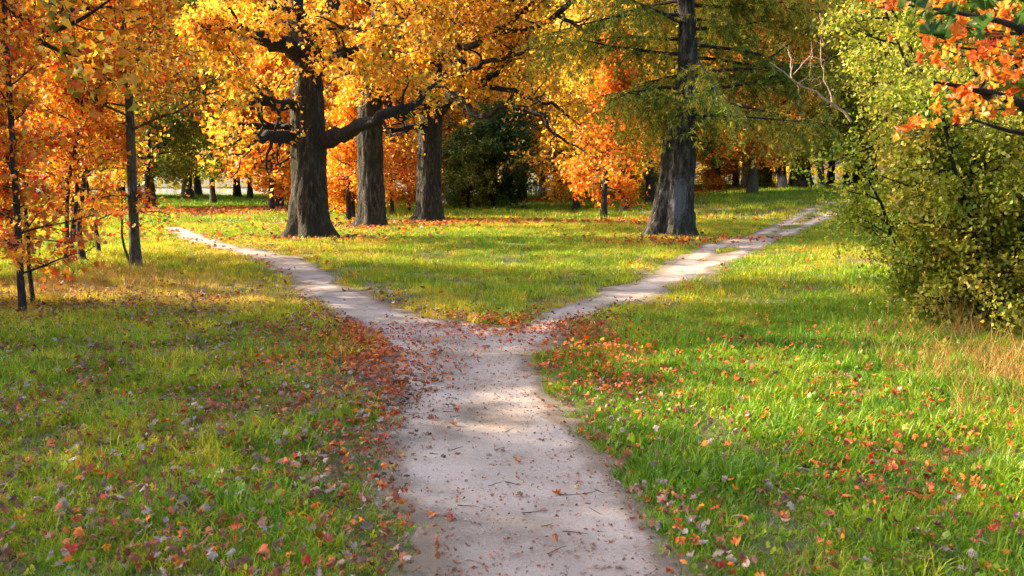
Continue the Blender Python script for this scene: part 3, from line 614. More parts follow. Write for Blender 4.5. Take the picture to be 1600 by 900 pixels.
# --- the three oaks, limbs traced at their own distances
def pix_limb(pts, D, base, n=None):
    A = []
    for p in pts:
        u, v, dy, rp = p; d = D + dy; q = at_depth(u, v, d); A.append([q[0] - base[0], q[1] - base[1], q[2] - base[2], rp * d / FPX])
    A = np.array(A); L = np.linalg.norm(np.diff(A[:, :3], axis=0), axis=1).sum()
    return resample(A, n or max(6, int(L / .22)), 1)
def oak(seed, u, D, trunk, limbs, upper, label, fl=1.0):
    rg = np.random.default_rng(seed); b = np.array(gpt(u, D)); root = thing('oak_tree', b, label, 'tree', 'old oaks on the meadow')
    TP = pix_limb(trunk, D, b, 110)
    TP[0, 2] -= .15
    def flare(th, t):
        g = np.exp(-t * 30); return 1 + g * .24 * fl * (1 + 1.3 * np.sin(th * 5 + seed + .6 * np.sin(th * 2))) + .03 * np.sin(th * 9 + t * 40)
    W = Wood(); W.tube(TP[:, :3], TP[:, 3], 60, .05, seed, flare); W.build('trunk', M['oak_bark'], root)
    Wt = Wood(); Bm = Wood(); L = []
    for pts, nt, nl, tl in limbs:
        q = pix_limb(pts, D, b); q[1:-1, :3] += rg.normal(0, .03, q[1:-1, :3].shape)
        Wb = Wood(); Wb.tube(q[:, :3], q[:, 3], 12, .10, seed + len(L)); Wb.build('limb', M['limb_bark'], root)
        for g_ in range(7 if nt > 8 else 5):
            i_ = int(rg.uniform(.35, .95) * (len(q) - 2)); d_ = norm(norm(q[i_ + 1, :3] - q[i_, :3]) * .7 + rg.normal(0, .7, 3) * [1, .8, 1] + [0, 0, .15]); l_ = rg.uniform(.8, 2.0)
            q2 = wander(rg, q[i_, :3], d_, l_, 8, .38, .01); r2_ = min(q[i_, 3] * .5, .055); Wc = np.linspace(r2_, .008, 9); Bm.tube(q2, Wc, 6)
            hi = q2[-1, 2] > 3.9; side_twigs(rg, Wt, q2, Wc, 4 if hi else 2, .6, .8 if hi else .45, L, int(nl * .8) if hi else int(nl * .22), .12, gn=.4)
        if nt: side_twigs(rg, Wt, q[:, :3], q[:, 3], nt, .72 if nt < 19 else .35, tl * (.75 if nt < 19 else 1), L, int(nl * (1.2 if q[-1, 2] > 3.9 else .5)), .13, gn=.35, up=.05)
    z0, z1, R_, nb, nt, nl = upper
    zs = TP[:, 2]; B = Bm
    for i in range(nb):
        t = (i + rg.uniform()) / nb; z = z0 + (z1 - z0) * t; k = int(np.clip(np.searchsorted(zs, z), 1, len(zs) - 1)); p = TP[k, :3]
        az = i * 2.399 + rg.normal(0, .4); el = .0 + 1.0 * t + rg.normal(0, .13); l = R_ * (1 - t) ** .4 * (.75 + .3 * rg.uniform()) * (.65 + .35 * min(1, t / .3))
        q = wander(rg, p, [math.cos(az) * math.cos(el), math.sin(az) * math.cos(el), math.sin(el)], l, 9, .22, .015)
        rb = min(TP[k, 3] * .6, .04 + .03 * l); rr = np.linspace(rb, rb * .2, 10); B.tube(q, rr, 7)
        side_twigs(rg, Wt, q, rr, nt, .25, 1.5, L, int(nl * 1.2), .16, gn=.32)
    B.build('branches', M['limb_bark'], root, kind='stuff'); Wt.build('twigs', M['limb_bark'], root, kind='stuff')
    C = np.concatenate(L); obj('crown', leaves_mesh('crown', rg, C, .110, M['oak_leaf'], (TRI5_V, TRI5_F)), root, kind='stuff')
    print('oak leaves', len(C)); return root
oak(11, 485, 25.7, [(485, 373, 0, 37), (485, 362, 0, 31), (484, 345, 0, 28.5), (484, 300, 0, 27), (483, 250, 0, 26), (481, 200, 0, 26), (480, 150, 0, 24), (482, 105, 0, 21), (486, 75, .1, 19), (496, 48, .2, 13), (512, 25, .3, 11), (524, 0, .4, 10), (530, -60, .5, 9), (540, -140, .5, 7), (545, -230, .5, 4), (548, -330, .5, 2)],
    [([(480, 100, 0, 15), (458, 74, -.3, 14), (430, 64, -.7, 13), (402, 57, -1.1, 11), (375, 42, -1.5, 8), (345, 38, -2, 5), (310, 45, -2.5, 2)], 16, 60, 1.1),
     ([(484, 70, 0, 14), (460, 48, .3, 12), (436, 32, .6, 11), (415, 30, .9, 9), (392, 12, 1.3, 6), (370, 5, 1.6, 3)], 14, 60, 1.1),
     ([(478, 170, 0, 10), (450, 160, -.4, 9), (425, 163, -.8, 8), (402, 158, -1.2, 7), (375, 150, -1.7, 4), (345, 168, -2.4, 2)], 12, 60, .9),
     ([(472, 207, 0, 7), (445, 194, -.1, 6), (420, 192, -.2, 5.2), (400, 200, -.3, 4), (380, 190, -.5, 2.6), (355, 198, -.7, 1.2)], 9, 50, .9),
     ([(470, 222, 0, 11), (448, 212, -.5, 11), (425, 212, -.9, 9), (406, 223, -1.3, 6), (392, 204, -1.7, 4), (362, 208, -2, 2)], 9, 50, .9),
     ([(488, 110, 0, 11), (506, 98, -.3, 8), (525, 83, -.7, 6.5), (548, 78, -1, 5.5), (572, 74, -1.3, 4), (600, 88, -1.6, 2)], 12, 55, 1.0),
     ([(490, 225, 0, 17), (518, 214, -.3, 13), (545, 206, -.5, 11), (572, 192, -.7, 10), (602, 179, -.9, 8.5), (632, 172, -.9, 7), (655, 160, -.7, 5), (668, 140, -.5, 3), (690, 125, -.3, 1.6)], 7, 40, 1.0),
     ([(505, 38, .2, 7), (525, 48, -.4, 5), (548, 40, -.9, 4), (575, 48, -1.4, 3), (600, 38, -1.8, 2), (630, 42, -2.2, 1)], 5, 22, .9),
     ([(470, 30, .3, 6), (448, 10, -.3, 5), (425, 14, -.8, 4), (400, -5, -1.3, 3), (370, -10, -1.8, 1.5)], 5, 22, .9),
     ([(488, 80, 0, 13), (474, 50, .2, 11), (465, 10, .4, 10), (455, -70, .6, 8), (440, -160, .8, 5), (430, -250, 1, 2)], 30, 70, 1.6)],
    (7.6, 14.5, 5.2, 24, 13, 58), 'thick furrowed oak trunk with stubby side limbs, first of three from left')
oak(12, 582, 31.0, [(582, 356, 0, 25), (582, 344, 0, 21.5), (582, 320, 0, 20), (580, 270, 0, 19), (578, 215, 0, 19), (580, 160, 0, 18), (583, 125, 0, 15), (588, 80, 0, 13), (590, 40, 0, 11), (592, 0, 0, 9), (600, -80, 0, 7), (604, -160, 0, 5), (606, -250, 0, 2.5)],
    [([(584, 150, 0, 9), (610, 148, -.4, 8), (622, 128, -.7, 7), (636, 108, -1, 5), (650, 96, -1.3, 3)], 10, 55, 1.1),
     ([(590, 30, 0, 6), (610, 15, -1.2, 5), (625, 28, -2, 4), (650, 18, -2.8, 3), (668, 30, -3.4, 1.5)], 5, 20, .9),
     ([(583, 120, 0, 6), (562, 108, -1, 4.5), (548, 116, -1.8, 3), (525, 104, -2.5, 1.5)], 4, 16, .8),
     ([(587, 75, 0, 8), (612, 55, -.6, 6), (642, 48, -1.2, 5), (668, 30, -1.6, 3)], 14, 55, 1.2),
     ([(586, 95, 0, 7), (560, 72, .6, 5.5), (535, 62, 1.1, 4), (512, 48, 1.6, 2)], 12, 55, 1.1)],
    (5.6, 14.5, 5.2, 24, 12, 58), 'dark middle oak of the three, its crown meeting both neighbours', .7)
oak(13, 670, 34.6, [(670, 348, 0, 25), (671, 336, 0, 20.5), (671, 315, 0, 19), (671, 250, 0, 18), (672, 200, 0, 18), (675, 165, 0, 16), (680, 130, 0, 11), (681, 100, 0, 9.5), (685, 62, 0, 8.5), (676, 20, 0, 8), (666, -40, 0, 6.5), (660, -120, 0, 4.5), (658, -200, 0, 2)],
    [([(672, 158, 0, 9), (650, 172, -.5, 8), (628, 183, -1, 8), (612, 180, -1.3, 7), (606, 160, -1.5, 5), (598, 143, -1.7, 4), (612, 122, -1.9, 2.5)], 8, 45, 1.0),
     ([(680, 176, 0, 12), (702, 156, -.4, 10), (724, 148, -.8, 8), (745, 133, -1.2, 6.5), (770, 118, -1.6, 5), (795, 92, -2, 3), (812, 60, -2.3, 1.6)], 20, 60, 1.2),
     ([(684, 128, 0, 6), (708, 148, -.8, 5.5), (734, 168, -1.5, 5.2), (758, 187, -2.1, 4.6), (772, 172, -2.3, 4), (792, 163, -2.5, 5), (820, 168, -2.8, 4.6), (846, 180, -3.1, 3.6), (860, 206, -3.4, 2.8), (884, 220, -3.7, 2), (918, 240, -4, 1)], 12, 26, .9),
     ([(745, 133, -1.2, 5), (790, 137, -1.8, 4), (830, 158, -2.4, 3), (870, 164, -3, 2.2), (905, 195, -3.5, 1)], 16, 42, 1.0),
     ([(681, 95, 0, 8), (660, 95, -.5, 8), (640, 92, -1, 7), (625, 78, -1.4, 3.5), (618, 58, -1.7, 2)], 10, 50, 1.0),
     ([(672, 202, 0, 6), (650, 197, -.5, 4.5), (625, 200, -1, 4), (603, 206, -1.5, 3), (585, 200, -2, 1.5)], 4, 30, .8),
     ([(690, 118, -.2, 6), (722, 118, -1.2, 5), (752, 98, -2, 4), (790, 92, -2.8, 3), (835, 72, -3.4, 2), (880, 78, -4, 1)], 6, 20, .9),
     ([(676, 25, 0, 7), (694, 28, -1.6, 6), (700, 50, -2.4, 5.5), (696, 78, -2.8, 4.5), (706, 98, -3, 2)], 4, 18, .8),
     ([(686, 80, 0, 6), (740, 72, -1.5, 5), (780, 50, -2.4, 4.5), (815, 20, -3.2, 4), (850, -10, -3.8, 3), (880, -40, -4, 1.5)], 6, 26, .9),
     ([(780, 50, -2.4, 4), (830, 45, -3.2, 3.6), (872, 25, -3.8, 4.5), (900, -5, -4.2, 4), (930, -50, -4.4, 2)], 4, 22, .9),
     ([(872, 25, -3.8, 3), (905, 42, -4.2, 3), (935, 62, -4.6, 2), (950, 76, -4.8, 1)], 3, 14, .6),
     ([(668, -10, 0, 6), (640, 20, -1.5, 5), (652, 35, -2.4, 4.5), (684, 28, -3, 3.5), (712, 36, -3.5, 2)], 4, 18, .8),
     ([(684, 60, 0, 6), (712, 42, -.7, 5), (745, 22, -1.4, 4), (785, 8, -2, 2.5), (830, -10, -2.6, 1)], 20, 60, 1.3)],
    (5.6, 14.5, 5.6, 24, 12, 58), 'right oak of the three, forking low with a long drooping branch', .8)
print('T oaks', time.time() - T0)

# --- larch with the flared trunk
def larch(seed, base, label, tr_pts, D, nb=66, needles=34, full=True):
    rg = np.random.default_rng(seed); b = np.array(base); root = thing('larch_tree', b, label, 'tree')
    TP = pix_limb(tr_pts, D, b, 130); TP[0, 2] -= .2
    def flare(th, t):
        g = np.exp(-t * 20); left = np.exp(-(np.angle(np.exp(1j * (th - math.pi * .5))) / .6) ** 2)
        return 1 + g * .16 * (1 + np.sin(th * 6 + 1)) + .06 * np.sin(th * 4 + 5 * t) + .045 * np.sign(np.sin(th * 9 + 9 * t)) * np.exp(-t * 4)
    W = Wood(); W.tube(TP[:, :3], TP[:, 3], 84, .08, seed, flare); V = np.concatenate(W.V)
    pa = np.exp(-((V[:, 0] - .05 - .08 * V[:, 2]) / .30) ** 2 - ((V[:, 2] - .95) / .85) ** 2) * (V[:, 1] < 0) * .62
    me = mesh_np('trunk', V, np.concatenate(W.F), M['larch_bark'], {'patch': np.stack([pa] * 3, 1)}, smooth=True); obj('trunk', me, root)
    Wb = Wood(); Wt = Wood(); C = []; A = []
    H = TP[-1, 2]
    for i in range(nb):
        t = (i + rg.uniform()) / nb; z = 2.9 + (H - 3.1) * t ** 1.25; k = int(np.clip(np.searchsorted(TP[:, 2], z), 1, 129)); p = TP[k, :3]
        az = i * 2.399 + rg.normal(0, .3)
        if i < 40: az = (0.1, math.pi, .2, math.pi, -.1, -1.57)[i % 6] + rg.normal(0, .5)
        l = 4.2 * (1 - t) ** .7 * rg.uniform(.7, 1.15) + .5
        l = l * (.5 if (math.cos(az) < -.3 and z < 4.3) else 1)
        q = wander(rg, p, [math.cos(az), math.sin(az), .05], l, 8, .09, -.005 if t < .6 else .03); rb = min(.05, TP[k, 3] * .3); rr = np.linspace(rb, rb * .15, 9); Wb.tube(q, rr, 6)
        for j in range(int(22 + 26 * l / 4)):
            s = rg.uniform(.12, 1) * 8; a = int(min(s, 7)); pp = q[a] + (q[a + 1] - q[a]) * (s - a); d0 = norm(q[a + 1] - q[a])
            tw = wander(rg, pp, norm(d0 * .5 + rg.normal(0, .6, 3) * [1, 1, .5] + [0, 0, -.35]), rg.uniform(.5, 1.5), 4, .14, -.20); Wt.tube(tw, [.009, .007, .005, .004, .002], 3)
            tt = rg.uniform(.02, 1, needles) * 4; aa = np.minimum(tt.astype(int), 3); ff = (tt - aa)[:, None]; C.append(tw[aa] * (1 - ff) + tw[aa + 1] * ff + rg.normal(0, .022, (needles, 3)))
    Wb.build('branches', M['limb_bark'], root, kind='stuff'); Wt.build('twigs', M['limb_bark'], root, kind='stuff')
    C = np.concatenate(C)
    NV = np.array([[0, 0, 0], [.10, .5, 0], [0, 1, -.15], [-.10, .5, 0], [.5, .75, .1], [.12, .28, 0], [-.5, .75, .1], [-.12, .28, 0]]); NF = np.array([[0, 1, 2, 3], [0, 4, 5, 0], [0, 7, 6, 0]])
    NF = np.array([[0, 1, 2], [0, 2, 3], [0, 5, 4], [0, 6, 7]])
    obj('needles', leaves_mesh('needles', rg, C, .12, M['needle'], (NV, NF), droop=1.4), root, kind='stuff'); print('needles', len(C)); return root
lar_b = gpt(1046, 25.9)
larch(21, lar_b, 'old larch with flared grey patched trunk and drooping green gold needles by the right path',
      [(1047, 376, 0, 42), (1048, 364, 0, 36), (1050, 345, 0, 31.5), (1053, 315, 0, 28.5), (1056, 285, 0, 27), (1059, 250, 0, 25.5), (1062, 220, 0, 24), (1066, 190, 0, 21), (1071, 155, 0, 17), (1074, 110, 0, 14.5), (1074, 50, 0, 13), (1071, 0, 0, 12), (1070, -80, 0, 11), (1070, -200, 0, 8), (1070, -350, 0, 6), (1070, -520, 0, 3), (1070, -640, 0, 1)], 25.9)
print('T larch', time.time() - T0)

# --- prototypes of the background trees, then copies
PT = {}
def conic(t): return (1 - t) ** .8 * (.5 + .5 * min(1, t / .15)) * 1.1
def roundc(t): return (max(0, 1 - (2 * t - .85) ** 2)) ** .5 * (.9 if t < .9 else .6) + .12
PT['young'] = gen_tree('young_maple', 31, 6.2, .09, .9, 1.75, 40, 9, 30, .12, .115, M['orange_leaf'], M['thin_bark'], '', shape=lambda t: (1 - t) ** .6 * (.6 + .5 * math.sin(t * 9) ** 2), gn=.24, elev=(.0, 1.0), tmpl=(TRI5_V, TRI5_F), trunk_sides=8)
PT['tall'] = gen_tree('autumn_tree', 32, 15.5, .22, 2.6, 4.4, 54, 14, 44, .20, .175, M['gold_leaf'], M['thin_bark'], '', shape=roundc)
PT['broad'] = gen_tree('autumn_tree', 33, 13.5, .25, 2.2, 4.9, 52, 14, 44, .21, .175, M['orange_leaf'], M['thin_bark'], '', shape=roundc, elev=(-.05, .9))
PT['low'] = gen_tree('bushy_tree', 34, 6.6, .14, .35, 2.7, 52, 12, 34, .14, .15, M['dark_leaf'], M['limb_bark'], '', shape=roundc)
protos = list(PT.values())
used = {}
def place(kind, u, d, rz, s, label, mat=None, bark=None, group=None, name=None, cat=None):
    loc = gpt(u, d); mats = {}
    if mat: mats['crown'] = M[mat]
    if bark: mats['trunk'] = M[bark]
    hv = (math.sin(u * 12.9898 + d * 78.233) * 43758.5453) % 1; hw = (math.sin(u * 39.3 + d * 11.1) * 24634.6) % 1
    SC = (s * (.82 + .36 * hv), s * (.82 + .36 * hw), s * (.92 + .2 * hv * hw))
    if kind not in used:
        used[kind] = 1; r = PT[kind]; r.location = loc; r.rotation_euler = (0, 0, rz); r.scale = SC; r['label'] = label
        if group: r['group'] = group
        for c in r.children:
            k = c.name.split('.')[0]
            if k in mats: c.material_slots[0].link = 'OBJECT'; c.material_slots[0].material = mats[k]
        if name: r.name = name
        return r
    r = copy_thing(PT[kind], loc, rz, s, label, group, mats, name); r.scale = SC; return r
place('young', 425, 42, .3, 1.15, 'glowing orange young maple just left of the thickest oak trunk')
place('young', 545, 36, 1.3, .95, 'slender orange maple with twin dark stems between first and middle oak')
place('young', 552, 36.6, 2.3, .85, 'second thin orange maple stem standing beside its twin behind the oaks', 'oak_leaf')
place('young', 613, 40, 2.9, 1.0, 'red orange young maple seen between the middle and right oak', 'red_leaf')
place('young', 640, 43, 4.1, .8, 'thin orange sapling close to the left side of the right oak', 'orange_leaf')
place('young', 522, 42, 5.1, .7, 'small yellow orange sapling right behind the thickest oak', 'oak_leaf')
place('young', 452, 45, 5.7, .7, 'small red sapling half hidden by the thickest oak trunk', 'red_leaf')
place('young', 706, 52, 1.9, 1.15, 'orange maple beside the dark green bushy tree', 'orange_leaf')
place('young', 943, 38.5, .9, 1.22, 'bright orange and gold young maple standing alone on the meadow', 'orange_leaf')
place('low', 770, 49, .2, .74, 'dark green bushy tree reaching to the ground behind the meadow', 'dark_leaf')
place('low', 732, 48, 2.2, .6, 'smaller green bush left of the dark bushy tree', 'green_leaf')
place('low', 1185, 58, 1.2, .42, 'low yellow brown bush in front of the far trunks', 'yellowgreen_leaf')
place('low', 1125, 60, 3.0, .45, 'low rusty bush behind the right side of the larch', 'orange_leaf')
place('young', 900, 47, 2.2, 1.35, 'fuller yellow orange maple left behind the lone orange maple', 'oak_leaf')
place('low', 1010, 52, 4.0, .42, 'low green and rust bush left of the larch foot', 'yellowgreen_leaf')
place('low', 990, 62, 5.0, .5, 'rusty low bush behind the lone orange maple', 'orange_leaf')
G = 'trees in the wood beyond the meadow'
place('tall', 977, 43, .5, .8, 'gold leaved tree with dark straight trunk just left of the larch', 'gold_leaf', group=None)
place('tall', 870, 60, 1.4, .85, 'yellow green tree behind the lone orange maple', 'gold_leaf')
place('tall', 335, 54, 2.5, .72, 'green tree with grey trunk in the middle of the left glade', 'yellowgreen_leaf', 'grey_bark')
place('tall', 232, 46, 3.5, .7, 'dark trunked green tree at the left end of the glade', 'green_leaf')
place('broad', 241, 50, 3.5, .7, 'yellow green tree behind the dark trunk at the glade left end', 'yellowgreen_leaf', 'grey_bark')
place('tall', 290, 80, 4.5, .8, 'far green tree beside the bright gap in the left glade', 'green_leaf')
place('tall', 392, 70, 5.5, .8, 'far green tree on the right side of the left glade', 'yellowgreen_leaf')
place('tall', 1148, 60, .7, .8, 'thin grey trunk right of the larch, left one of a pair', 'gold_leaf', 'grey_bark')
place('tall', 1166, 58, 1.7, .85, 'grey trunk right of the larch, right one of a pair', 'yellowgreen_leaf', 'grey_bark')
place('broad', 1198, 62, 2.7, .9, 'dark narrow trunk beside the whitewashed trunk', 'orange_leaf')
place('broad', 1220, 56, 3.7, 1.0, 'thick dark trunk with whitewashed foot near the top of the right path', 'gold_leaf', 'white_bark')
place('broad', 1258, 60, 4.7, .8, 'leaning dark trunk with glowing gold crown by the right path end', 'gold_leaf')
lt = [o for o in bpy.data.objects if o.name == 'larch_tree'][0]
M['dark_needle'] = leaf_mat('dark_needle', [(.2, (.02, .06, .012)), (.5, (.05, .12, .015)), (.75, (.10, .17, .02)), (.93, (.30, .25, .03))], .45)
for u_, d_, rz_, s_, lb_ in [(1250, 56, 2.0, 1.0, 'dark green larch filling the gap between the old larch and the right shrubs'), (1345, 60, 4.0, 1.0, 'dark larch standing behind the end of the right path'), (1175, 66, 5.2, .95, 'dark larch deep behind the right side boughs of the old larch')]:
    copy_thing(lt, gpt(u_, d_), rz_, s_, lb_, 'dark larches behind the right path', {'needles': M['dark_needle']})
rg = np.random.default_rng(99)
def where(u):
    for lim, t in [(-20, 'beyond the left picture edge'), (90, 'behind the near left saplings'), (200, 'left of the slim orange tree'), (270, 'at the left end of the glade'), (350, 'in the left glade'), (440, 'right of the left glade'),
                   (520, 'behind the thickest oak'), (575, 'between the first two oaks'), (640, 'behind the middle oak'), (700, 'behind the right oak'), (760, 'above the dark green tree'), (840, 'right of the dark green tree'), (910, 'left of the lone orange maple'),
                   (980, 'behind the lone orange maple'), (1040, 'left of the larch trunk'), (1110, 'behind the larch trunk'), (1180, 'right of the larch trunk'), (1260, 'behind the whitewashed trunk'), (1350, 'behind the end of the right path'), (1480, 'behind the right shrubs'), (1620, 'behind the orange maple boughs'), (9999, 'beyond the right picture edge')]:
        if u < lim: return t
cn = {'gold_leaf': 'gold', 'orange_leaf': 'orange', 'oak_leaf': 'amber', 'yellowgreen_leaf': 'yellow green', 'green_leaf': 'green', 'dark_leaf': 'dark green', 'mixed_leaf': 'mottled', 'red_leaf': 'red orange'}
for row, (d0, step, s0) in enumerate([(50, 118, .86), (64, 84, 1.05), (76, 66, 1.2)]):
    u = -140 + row * 30
    while u < 1780:
        d = d0 + rg.uniform(-4, 4); uu = u + rg.uniform(-.25, .25) * step; u += step
        x = (uu - 800) / FPX * d
        glade = 215 < uu < 430
        if uu < 200 and rg.uniform() < (.75 if row < 2 else .35): continue
        if row == 1 and rg.uniform() < .22: continue
        if row == 0 and (glade or 700 < uu < 1000 or uu < 330): continue
        if glade and row == 1 and rg.uniform() < .5: continue
        if uu < 450: mt = rg.choice(['yellowgreen_leaf', 'gold_leaf', 'orange_leaf']) if not glade else 'yellowgreen_leaf'
        elif uu < 1000: mt = rg.choice(['orange_leaf', 'oak_leaf', 'gold_leaf', 'orange_leaf'])
        else: mt = rg.choice(['gold_leaf', 'yellowgreen_leaf', 'orange_leaf', 'dark_leaf', 'green_leaf'])
        k = rg.choice(['tall', 'broad'])
        place(k, uu, d, rg.uniform(0, 6.28), s0 * rg.uniform(.85, 1.15), '%s %s tree %s, %s' % (['broad crowned', 'tall'][k == 'tall'], cn[mt], where(uu), ['nearest row', 'middle row', 'back row'][row]), mt, group=G)
print('T background', time.time() - T0)
# far shore: one mass of woodland
rg = np.random.default_rng(5); N = 18000
u = rg.uniform(-300, 300, N); z = rg.uniform(0, 1, N) ** .8 * (9 + 9 * vnoise(u, u * 0, 14, 4) + 5 * vnoise(u, u * 0, 5, 9)); C = np.stack([u, 185 + 14 * rg.uniform(0, 1, N) + 4 * vnoise(u, z, 6, 2), z - 1], 1)
obj('woods', leaves_mesh('woods', rg, C, 1.5, M['gold_leaf'], clump=12), kind='stuff', label='distant autumn woods on the far shore of the lake', category='woods')
Nf = 60; sh = np.stack([np.repeat(np.linspace(-900, 900, Nf), 2), np.tile([170., 400.], Nf), np.tile([-1.2, 4.], Nf)], 1)
obj('hill', mesh_np('hill', sh, np.array([[2 * i, 2 * i + 2, 2 * i + 3, 2 * i + 1] for i in range(Nf - 1)]), M['ground']), kind='structure')

# ------------------------------------------------------------------ near saplings on the left
def sapling(seed, u, v, H, r, label, mat='red_leaf', zb=.8, Rc=1.1, nb=34, nt=7, nl=13, leaf=.11, bark='thin_bark', tilt=(0, 0), extra=260, crook=.05, group='slim maples on the left', sig=.06, tm=None):
    rg = np.random.default_rng(seed); b = at(u, v); root = thing('maple_sapling', b, label, 'tree', group)
    T = wander(rg, [0, 0, -.05], [tilt[0], tilt[1], 1], H, 16, crook, .02); tr = r * (1 - np.linspace(0, 1, 17)) ** .7 + .006; tr[0] *= 1.3
    TP = resample(np.hstack([T, tr[:, None]]), 40, 1); W = Wood(); W.tube(TP[:, :3], TP[:, 3], 12, .04, seed); W.build('trunk', M[bark], root)
    B = Wood(); Wt = Wood(); L = []
    for i in range(nb):
        t = (i + rg.uniform()) / nb; z = zb + (T[-1, 2] * .98 - zb) * t; k = np.interp(z, T[:, 2], np.arange(17)); a = int(min(k, 15)); p = T[a] + (T[a + 1] - T[a]) * (k - a)
        az = i * 2.399 + rg.normal(0, .3); el = .25 + .6 * t + rg.normal(0, .15); l = Rc * (1 - .6 * t) * rg.uniform(.5, 1.15)
        q = wander(rg, p, [math.cos(az) * math.cos(el), math.sin(az) * math.cos(el), math.sin(el)], l, 6, .13, .02); rb = max(.004, min(np.interp(k, np.arange(17), tr) * .5, .005 + .01 * l)); rr = np.linspace(rb, rb * .3, 7); B.tube(q, rr, 5)
        side_twigs(rg, Wt, q, rr, nt, .15, l * .35 + .08, L, int(nl * 1.45), sig * 1.2, sub=1)
    B.build('branches', M[bark], root, kind='stuff'); Wt.build('twigs', M[bark], root, kind='stuff')
    C = np.concatenate(L); obj('crown', leaves_mesh('crown', rg, C, leaf * .62, M[mat], (STAR_V, STAR_F) if seed in (51, 52) else (KITE_V, KITE_F) if seed in (53, 60, 61, 62) else (TRI5_V, TRI5_F), svar=.5), root, kind='stuff')
    return root
sapling(51, 36, 490, 6.5, .035, 'thin dark maple sapling with flaming red leaves, nearest the left edge', 'red_leaf', .45, .95, 46, 7, 12, .11, crook=.02)
sapling(52, 54, 480, 2.9, .022, 'short crooked sapling with orange leaves close beside the red sapling', 'red_leaf', .4, .6, 16, 6, 11, .11, crook=.14)
sapling(53, -70, 480, 5.5, .04, 'red leaved maple standing just outside the left edge', 'red_leaf', .5, 1.5, 40, 7, 12, .12)
sapling(54, 213, 417, 8.5, .085, 'slim grey maple tree with mottled orange crown left of the meadow', 'mixed_leaf', 2.3, 2.0, 56, 11, 16, .125, 'grey_bark', crook=.025, sig=.09)
sapling(55, 112, 412, 3.6, .04, 'dark slim stem under orange leaves, left of the crooked stem', 'mixed_leaf', 1.3, 1.3, 22, 7, 12, .12, crook=.05, tilt=(.05, 0))
sapling(56, 131, 410, 5.6, .05, 'crooked dark stem curving left under yellow orange leaves', 'mixed_leaf', 1.1, 1.6, 34, 8, 14, .12, crook=.10, tilt=(-.15, .1))
sapling(57, 103, 418, 4.6, .035, 'thin dark stem behind the red sapling with red orange leaves', 'red_leaf', 1.0, 1.4, 30, 8, 14, .12, crook=.07)
sapling(58, 155, 398, 3.0, .04, 'short dark stem with low yellow leaves behind the crooked stem', 'mixed_leaf', .6, 1.1, 20, 7, 13, .12)
sapling(59, 205, 412, 1.5, .018, 'tiny leaning bare sapling at the foot of the slim grey maple', 'mixed_leaf', .7, .4, 8, 3, 4, .11, crook=.08, tilt=(-.35, 0))
sapling(60, 20, 400, 8.0, .07, 'taller orange maple behind the red sapling at the left edge', 'red_leaf', 1.4, 2.1, 36, 9, 13, .13, crook=.03, sig=.1)
sapling(61, 120, 385, 8.5, .07, 'taller mottled orange maple behind the crooked stem', 'mixed_leaf', 1.6, 2.1, 34, 9, 13, .13, crook=.03, sig=.1)
sapling(62, -150, 420, 8.0, .08, 'tall orange maple outside the left edge behind the red one', 'red_leaf', 1.2, 2.2, 40, 8, 12, .14, crook=.03, sig=.1)
print('T saplings', time.time() - T0)
# --- old oak outside the left edge whose dark limb reaches into view
def side_oak():
    rg = np.random.default_rng(71); D = 15.0; b = np.array([-9.6, 15.0, float(gz(-9.6, 15))]); root = thing('oak_tree', b, 'old oak at the left edge whose forked black limb hangs over the saplings', 'tree')
    W = Wood(); T = np.array([[0, 0, -.2, .62], [.05, 0, .5, .48], [.1, 0, 2, .42], [.15, 0, 4, .36], [.1, .1, 6, .26], [0, .2, 8.5, .16], [-.2, .2, 11, .05]]); T = resample(T, 60, 1); W.tube(T[:, :3], T[:, 3], 40, .06, 5); W.build('trunk', M['oak_bark'], root)
    L = []; Wt = Wood()
    limbs = [[(-200, 60, 0, 22), (-60, 0, -.2, 15), (10, -10, -.3, 11), (30, 22, -.4, 9), (48, 45, -.4, 9), (62, 60, -.4, 10), (76, 52, -.5, 6), (98, 42, -.6, 4), (125, 33, -.8, 3), (160, 8, -1, 2), (200, -20, -1.2, 1)],
             [(62, 62, -.4, 7), (76, 42, -.3, 5), (80, 18, -.1, 4), (110, 18, .2, 3.4), (140, 12, .6, 2.4), (175, 10, .9, 1.4)],
             [(60, 62, -.4, 5), (90, 80, -.7, 2.2), (130, 90, -1, 1.6), (165, 125, -1.2, 1)],
             [(-150, 120, 0, 18), (-60, 105, -.5, 12), (0, 100, -.9, 6), (18, 88, -1, 4), (40, 60, -1.2, 3)]]
    for i, l in enumerate(limbs):
        q = pix_limb(l, D, b); Wb = Wood(); Wb.tube(q[:, :3], q[:, 3], 10, .08, i); Wb.build('limb', M['limb_bark'], root)
        side_twigs(rg, Wt, q[:, :3], q[:, 3], 7, .3, .8, L, 26, .1)
    B = Wood()
    for i in range(26):
        t = i / 26; z = 4.2 + 6.3 * t; k = int(np.searchsorted(T[:, 2], z)); p = T[min(k, 59), :3]; az = i * 2.399; l = 4.0 * (1 - t) ** .5 * rg.uniform(.7, 1.1); el = .05 + .8 * t
        q = wander(rg, p, [math.cos(az) * math.cos(el), math.sin(az) * math.cos(el), math.sin(el)], l, 8, .2, .02); rr = np.linspace(.02 + .02 * l, .012, 9); B.tube(q, rr, 6); side_twigs(rg, Wt, q, rr, 9, .3, 1.2, L, 44, .15)
    B.build('branches', M['limb_bark'], root, kind='stuff'); Wt.build('twigs', M['limb_bark'], root, kind='stuff'); obj('crown', leaves_mesh('crown', rg, np.concatenate(L), .14, M['mixed_leaf'], (TRI5_V, TRI5_F)), root, kind='stuff')
side_oak()

